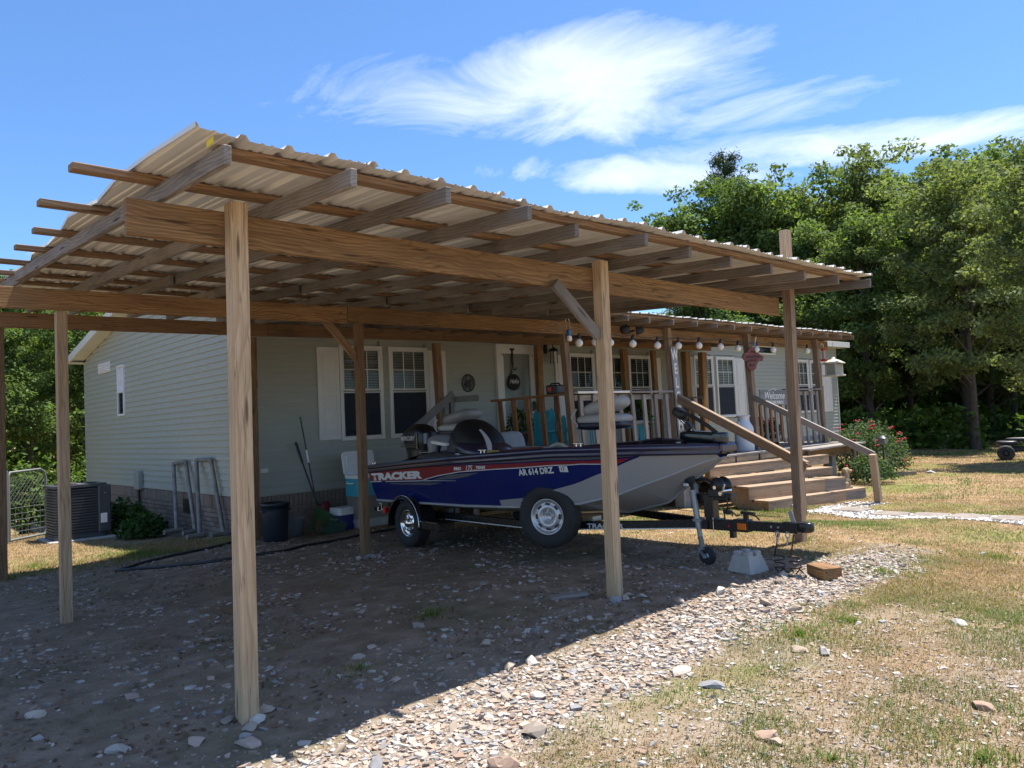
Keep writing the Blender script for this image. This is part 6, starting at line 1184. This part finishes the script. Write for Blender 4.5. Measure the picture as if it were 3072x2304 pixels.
bush('weed_clump', 4.15, 15.0, .50, .42, .62, 1300, (.055, .115, .028), .11, 'clump of green weeds beside the brick skirting, nearest the air conditioner', 'weeds', seed=4, stems=6)
bush('weed_clump', 4.20, 14.1, .42, .36, .44, 900, (.05, .105, .03), .10, 'lower clump of weeds in front of the crawl space vent', 'weeds', seed=5, stems=5)
bush('gate_bush', 2.95, 17.0, .60, .55, 1.35, 1700, (.10, .165, .04), .11, 'sunlit light green bush behind the gate', 'bush', seed=6)
def potted(x, y, z, h, r_, label, flowers=0, seed=1, pot=(.10, .05, .035), leafc=(.05, .10, .03), leafs=.07):
    t = bush('potted_plant', x, y, r_, r_, h, 420, leafc, leafs, label, 'plant', flowers, seed=seed, stems=4, z0=z+.2)
    MB().lathe([(.002, 0), (.10, 0), (.14, .2), (.155, .2), (.155, .235), (.135, .235), (.125, .2), (.002, .19)], 20, Matrix.Translation((x, y, z))).build('pot', plain('pot_%d' % seed, pot, .7), t); return t
FLW2 = FLW
potted(14.55, 8.35, DZ, .42, .22, 'potted plant with red flowers behind the stair rail', 12, 21); potted(15.15, 8.45, DZ, .36, .20, 'second potted red flower to the right of the first', 10, 22); potted(8.9, 9.6, DZ+.35, .45, .26, 'leafy potted plant on the porch behind the boat console', 0, 23)
fr = thing('hanging_fern', (11.5, 9.3, 1.4), 'green fern in a basket behind the front railing', 'plant'); r = np.random.default_rng(31); P = []
for k in range(46):
    a = r.uniform(0, 6.28); L_ = r.uniform(.3, .5)
    for q in np.linspace(.1, 1, 16): P.append((11.45+L_*q*math.cos(a), 9.25+L_*q*math.sin(a), 1.78+.18*q-.62*q*q*L_/.45+r.normal()*.012))
P = np.array(P); v, f, cc = leaves(P, unit(r.normal(size=P.shape)*.5+np.array([0, 0, .8])), .09+.04*r.random(len(P)), np.array([[.06, .14, .03]])*(.6+.8*r.random((len(P), 1))), r, .35); link_mesh('fronds', np_mesh('fronds', v, f, 4, LEAF, cc), None, fr); MB().lathe([(.002, -.16), (.09, -.14), (.14, 0), (.15, .01)], 18, Matrix.Translation((11.45, 9.25, 1.76))).build('basket', M['black'], fr); MB().cyl((11.45, 9.25, DZ), (11.45, 9.25, 1.62), .03, None, 8).lathe([(.002, 0), (.16, 0), (.16, .02), (.002, .03)], 16, Matrix.Translation((11.45, 9.25, 1.6))).build('stand', M['black'], fr)
# ---------------------------------------------------------------- grass, gravel, pebbles, rocks
gr = np.random.default_rng(77)
def scatter(n, x0, x1, y0, y1): return gr.uniform(x0, x1, n), gr.uniform(y0, y1, n)
def in_view(x, y, m=.06):
    dx, dy = np.asarray(x), np.asarray(y); f_ = dx*_f.x+dy*_f.y; s_ = dx*_r.x+dy*_r.y; return (f_ > 1.5) & (np.abs(s_)/np.maximum(f_, .1) < .67+m)
BV, BF, BC = [], [], []; boff = 0
def blades(x, y, h, wd, col, lean=.5):
    global boff
    n = len(x); z = gz(x, y)-.004; a = gr.uniform(0, 6.283, n); lx, ly = np.cos(a), np.sin(a); px_, py_ = -ly, lx; b = lean*(.3+.7*gr.random(n))*h
    p0 = np.stack([x-px_*wd, y-py_*wd, z], 1); p1 = np.stack([x+px_*wd, y+py_*wd, z], 1); m0 = np.stack([x+lx*b*.35-px_*wd*.7, y+ly*b*.35-py_*wd*.7, z+h*.6], 1); m1 = np.stack([x+lx*b*.35+px_*wd*.7, y+ly*b*.35+py_*wd*.7, z+h*.6], 1); t = np.stack([x+lx*b, y+ly*b, z+h], 1)
    v = np.stack([p0, p1, m1, m0, t], 1).reshape(-1, 3); i = np.arange(n)*5+boff; f = np.concatenate([np.stack([i, i+1, i+2], 1), np.stack([i, i+2, i+3], 1), np.stack([i+3, i+2, i+4], 1)]); BV.append(v); BF.append(f); BC.append(np.repeat(col, 5, 0)); boff += len(v)
def lawn(n, x0, x1, y0, y1, hmul=1.0, wmul=1.0):
    x, y = scatter(n, x0, x1, y0, y1); d, l, g, n1_, n3_ = zones(x, y); dens = np.clip(l*1.1-g*.35, 0, 1)*(.25+1.1*np.clip(fbm(x*1.6, y*1.6, 3, 31)*1.6-.35, 0, 1)); path = (np.abs(x-11.35-.18*(y-4.2)) < .42) & (y < 5.7) & (y > 1.5); dens = np.where(path, .04, dens); dens = np.where((x > 8.3) & (y > 7.4) & (x < 16.6), .05, dens); dens = np.where((x > XG-.1) & (y > YF), 0, dens); dens += np.clip(d*.055*np.clip(fbm(x*1.1+4, y*1.1, 3, 77)*3-1.3, 0, 1), 0, 1)
    k = (gr.random(n) < dens) & in_view(x, y); x, y = x[k], y[k]; gm = np.clip((fbm(x*.75+1.7, y*.75, 4, 53)-.475)*7+.18*gr.normal(size=len(x)), 0, 1)[:, None]; lush = np.clip((fbm(x*1.3+9, y*1.3, 3, 91)-.5)*5, 0, 1)
    br = np.array([[.325, .235, .14]])*(.6+.7*gr.random((len(x), 1))); gc_ = np.array([[.125, .175, .05]])*(.6+.7*gr.random((len(x), 1))); dd = zones(x, y)[0][:, None]; gm = np.maximum(gm, dd*.8)
    blades(x, y, (.010+.018*gr.random(len(x))+.030*lush*gm[:, 0])*hmul, (.0017+.0012*gr.random(len(x)))*wmul, br*(1-gm)+gc_*gm, 1.5)
lawn(300000, 1.5, 8, -.5, 4.2, 1.0, 1.2); lawn(190000, 6, 14, -1, 8, 1.15, 1.8); lawn(90000, 12, 26, 1, 10.5, 1.4, 3.0); lawn(30000, 24, 40, 0, 24, 2.2, 7.0); lawn(40000, 1.4, 4.4, 10.6, 17, 1.7, 1.8); lawn(45000, .3, 8, 3.4, 11, 1.0, 1.2); lawn(15000, -6, 9, 17, 30, 2.5, 4)
for (tx, ty, tn, tr_) in [(4.9, 2.45, 9000, .75), (3.9, 1.5, 6000, .55), (3.0, 1.9, 5000, .5), (6.4, 2.2, 9000, .9), (8.6, 2.7, 9000, 1.0), (5.6, 1.5, 5000, .6)]:
    a = gr.uniform(0, 6.283, tn); q = np.sqrt(gr.random(tn))*tr_; x, y = tx+q*np.cos(a)*1.3, ty+q*np.sin(a)*.7; k = fbm(x*3, y*3, 3, 15)+.25*gr.random(tn) > .50+.22*(q/tr_)**2; x, y = x[k], y[k]; n = len(x); c = np.where(gr.random((n, 1)) < .3, np.array([[.30, .22, .12]]), np.array([[.115, .17, .045]]))*(.6+.7*gr.random((n, 1))); blades(x, y, .012+.028*gr.random(n), .0016+.001*gr.random(n), c, 1.3)
# tufts with their own centre
for (tx, ty, tn, th, tr_) in [(4.75, 2.55, 900, .075, .30), (5.25, 2.45, 500, .06, .22), (3.2, 1.6, 350, .06, .2), (3.55, 4.95, 160, .09, .10), (2.55, 4.35, 200, .06, .22), (6.9, 2.9, 700, .07, .4), (8.3, 2.4, 900, .07, .6), (3.6, 1.15, 500, .08, .25), (4.2, 1.0, 500, .08, .3), (2.3, 5.4, 260, .06, .35), (9.2, 7.2, 500, .12, .6), (10.6, 6.4, 500, .10, .5), (3.3, 11.6, 1200, .12, .6), (2.2, 12.0, 900, .10, .5), (7.9, 4.15, 300, .09, .15), (1.8, 11.15, 150, .1, .2), (11.2, 6.2, 260, .12, .3)]:
    n = tn; a = gr.uniform(0, 6.283, n); q = np.abs(gr.normal(size=n))*tr_*.6; dry = gr.random((n, 1)) < .22; c = np.where(dry, np.array([[.34, .24, .11]]), np.array([[.12, .20, .035]]))*(.6+.7*gr.random((n, 1))); q = q*1.35; blades(tx+q*np.cos(a), ty+q*np.sin(a), .72*th*(.3+.7*gr.random(n)), .0022+.0012*gr.random(n), c, 1.2)
GRASSM = leaf_mat('grass_blades', .3, 1, .6)
go = link_mesh('grass', np_mesh('grass', np.concatenate(BV), np.concatenate(BF), 3, GRASSM, np.concatenate(BC), True), None); tag(go, 'short dry and green lawn grass', 'grass', kind='stuff')
# stones: a few faceted shapes repeated with random size and tone
def ico(seed, sq=.6):
    """an angular shard: a box with every corner pulled about"""
    r = random.Random(seed); vs = np.array([[(1 if i & 1 else -1)*r.uniform(.35, 1.0), (1 if i & 2 else -1)*r.uniform(.35, 1.0), (1 if i & 4 else -1)*r.uniform(.45, 1.0)] for i in range(8)])
    q = [(0,4,6,2),(1,3,7,5),(0,1,5,4),(2,6,7,3),(0,2,3,1),(4,5,7,6)]; fs = np.array([t for f in q for t in ((f[0], f[1], f[2]), (f[0], f[2], f[3]))]); return vs, fs
SH = [ico(i) for i in range(14)]
def rockshape(seed):
    b = bmesh.new(); bmesh.ops.create_icosphere(b, subdivisions=2, radius=1); r = random.Random(seed)
    pl3 = [(V(r.uniform(-1, 1), r.uniform(-1, 1), r.uniform(-1, 1)).normalized(), r.uniform(.38, .75)) for _ in range(11)]
    for v in b.verts:
        for n_, dd in pl3:
            e = v.co.dot(n_)-dd
            if e > 0: v.co -= n_*e
        v.co *= r.uniform(.97, 1.03)
    vs = np.array([v.co[:] for v in b.verts]); fs = np.array([[v.index for v in f.verts] for f in b.faces]); b.free(); return vs, fs
RSH = [rockshape(i) for i in range(12)]
SCOL = np.array([(.44, .37, .30), (.50, .44, .385), (.42, .335, .26), (.45, .37, .305), (.37, .36, .35), (.54, .50, .455), (.30, .25, .21), (.46, .355, .29), (.28, .28, .29), (.50, .46, .41), (.52, .49, .45), (.39, .27, .20)])
def stones(name, x, y, s, label, mat, flat=.55, pal=SCOL, sink=.25, bright=1.0):
    VV, FF, CC = [], [], []; off = 0; z = gz(x, y)
    for k, (vs, fs) in enumerate(SH):
        m_ = np.arange(len(x)) % len(SH) == k; n = m_.sum()
        if not n: continue
        a = gr.uniform(0, 6.283, n); ca, sa = np.cos(a), np.sin(a); sc_ = np.stack([s[m_]*(.8+.5*gr.random(n)), s[m_]*(.6+.4*gr.random(n)), s[m_]*flat*(.6+.7*gr.random(n))], 1); p = vs[None]*sc_[:, None]; tl = gr.normal(size=n)*.22; pz = p[..., 2]+p[..., 0]*tl[:, None]
        q = np.stack([p[..., 0]*ca[:, None]-p[..., 1]*sa[:, None]+x[m_][:, None], p[..., 0]*sa[:, None]+p[..., 1]*ca[:, None]+y[m_][:, None], pz+(z[m_]+sc_[:, 2]*sink)[:, None]], 2)
        VV.append(q.reshape(-1, 3)); FF.append((fs[None]+(np.arange(n)*len(vs))[:, None, None]).reshape(-1, 3)+off); off += n*len(vs)
        c = pal[gr.integers(0, len(pal), n)]*(.75+.45*gr.random((n, 1)))*bright; CC.append(np.repeat(c, len(vs), 0))
    o = link_mesh(name, np_mesh(name, np.concatenate(VV), np.concatenate(FF), 3, mat, np.concatenate(CC)), None); return tag(o, label, name.split('_')[-1], kind='stuff')
def stone_mat():
    t = NT('stone'); at = t.n('ShaderNodeVertexColor', layer_name='col'); c = t.n('ShaderNodeTexCoord'); nz = t.noise(c.outputs['Object'], 45, 4, .65); t.set(Base_Color=t.mix(t.math('MULTIPLY', nz, .55), at.outputs[0], t.mix(.5, at.outputs[0], (.12, .09, .065))), Roughness=.9, Specular_IOR_Level=.2); t.bump(nz, .4, .004); return t.m
STM = stone_mat()
x, y = scatter(120000, .2, 9.6, .2, 4.6); d, l, g, _, _ = zones(x, y); k = (gr.random(len(x)) < np.clip(g*1.25-.22, .0, 1)*np.clip(1.15-.05*x, .5, 1)) & in_view(x, y); x, y = x[k], y[k]; st_ = np.exp(-((y-3.1)/.6)**2); s = (.0058+.021*gr.random(len(x))**2.8+.012*(gr.random(len(x)) < .04))*(.62+.38*st_); stones('gravel', x, y, s, 'loose pale crushed gravel along the edge of the carport', STM, .5, SCOL, .12, .9)
x, y = scatter(60000, .2, 9, .2, 11); d, l, g, n1_, _ = zones(x, y); k = (gr.random(len(x)) < (.10+.34*d)*np.clip(fbm(x*1.9, y*1.9, 4, 66)*4.2-1.6, .08, 1)) & in_view(x, y) & ~((x > 4.8) & (y > 11.3)); x, y = x[k], y[k]; s = .005+.032*gr.random(len(x))**3.4; stones('scattered_gravel', x, y, s, 'scattered flat stones trodden into the dirt and thin grass', STM, .33, SCOL, .0, .9)
x, y = scatter(26000, 10.2, 13.3, 1.8, 5.9); cxp = 11.30+.20*(y-4.0); k = (np.abs(x-cxp+.12*np.sin(y*3)) < .36+.14*fbm(x*2, y*2, 2, 5)); k2 = (y > 5.2) & (x > 11.2) & (x < 13.0) & (y > 5.55-.18*(x-11.3)); k = (k | (k2 & (gr.random(len(x)) < .4))) & (gr.random(len(x)) < .75); x, y = x[k], y[k]
for p in [(11.72, 5.30), (11.50, 4.66), (11.43, 4.10), (11.22, 3.56), (11.05, 2.98)]: kk = ~((np.abs(x-p[0]) < .21) & (np.abs(y-p[1]) < .21)); x, y = x[kk], y[kk]
stones('white_pebbles', x, y, .014+.018*gr.random(len(x))**1.5, 'white pebbles of the stepping stone path', STM, .6, np.array([(.74, .72, .68), (.68, .66, .62), (.78, .77, .75), (.60, .57, .52)]))
x, y = scatter(16000, .2, 8.5, 3.3, 11.2); d, l, g, n1_, _ = zones(x, y); k = (d > .4) & (gr.random(len(x)) < np.clip(fbm(x*1.4+2, y*1.4, 3, 44)*3-.9, .08, 1)) & in_view(x, y); x, y = x[k], y[k]; P = np.stack([x, y, gz(x, y)+.006+.006*gr.random(len(x))], 1); N = unit(gr.normal(size=P.shape)*.28+np.array([0, 0, 1.0])); c = np.array([[.17, .105, .062]])*(.45+.9*gr.random((len(x), 1))); v, f, cc = leaves(P, N, .02+.035*gr.random(len(x)), c, gr, .45)
tag(link_mesh('leaf_litter', np_mesh('leaf_litter', v, f, 4, STM, cc), None), 'dead leaves and chips trodden into the dirt', 'litter', kind='stuff')
rocks = [(3.31,4.79,.055),(3.32,4.03,.05),(3.1,3.55,.055),(2.84,4.65,.035),(2.66,4.55,.04),(3.26,4.4,.03),(3.25,3.51,.05),(1.74,4.03,.05),(1.67,3.97,.045),(1.42,4.01,.05),(1.11,4.2,.05),(1.58,3.8,.07),(1.39,4.99,.045),(1.61,3.88,.04),(.91,5.06,.045),(5.24,3.07,.055),(5.64,1.9,.055),(3.65,2.51,.07),(4.45,2.39,.06),(4.48,2.25,.05),(3.21,1.92,.05),(3.19,1.86,.04),(5.21,2.83,.05),(5.87,2.95,.05),(4.17,1.32,.05),(2.55,2.75,.075),(2.2,2.6,.06),(2.9,3.1,.05),(3.7,2.75,.075),(1.85,3.05,.05),(4.62,3.98,.06),(4.70,3.95,.05),(4.84,4.04,.05),(4.86,3.93,.04),(4.72,7.80,.06),(4.80,7.82,.07),(4.90,7.84,.05),(4.66,7.86,.045),(5.3,3.5,.06),(5.6,3.55,.05),(4.9,3.6,.045),(6.0,3.35,.05),(6.3,3.5,.05),(1.82,4.12,.045),(1.62,4.15,.04),(18.6,6.6,.10)]
for i, (x, y, s) in enumerate(rocks):
    vs, fs = RSH[i % len(RSH)]; r_ = random.Random(i); c = SCOL[r_.randrange(len(SCOL))]*r_.uniform(.8, 1.1); flat = .45 if i in (17, 18, 28, 11) else r_.uniform(.55, .85)
    q = vs*np.array([s*1.45, s*1.0, s*flat]); me = np_mesh('rock', q, fs, 3, STM, np.tile(c, (len(vs), 1))); o = bpy.data.objects.new('rock', me); put(o, Matrix.Translation((x, y, g1(x, y)+s*flat*.35)) @ Matrix.Rotation(r_.uniform(0, 6.28), 4, 'Z') @ Matrix.Rotation(r_.uniform(-.2, .2), 4, 'X')); tag(o, 'loose fieldstone larger than the gravel around it', 'stone', 'larger loose stones')
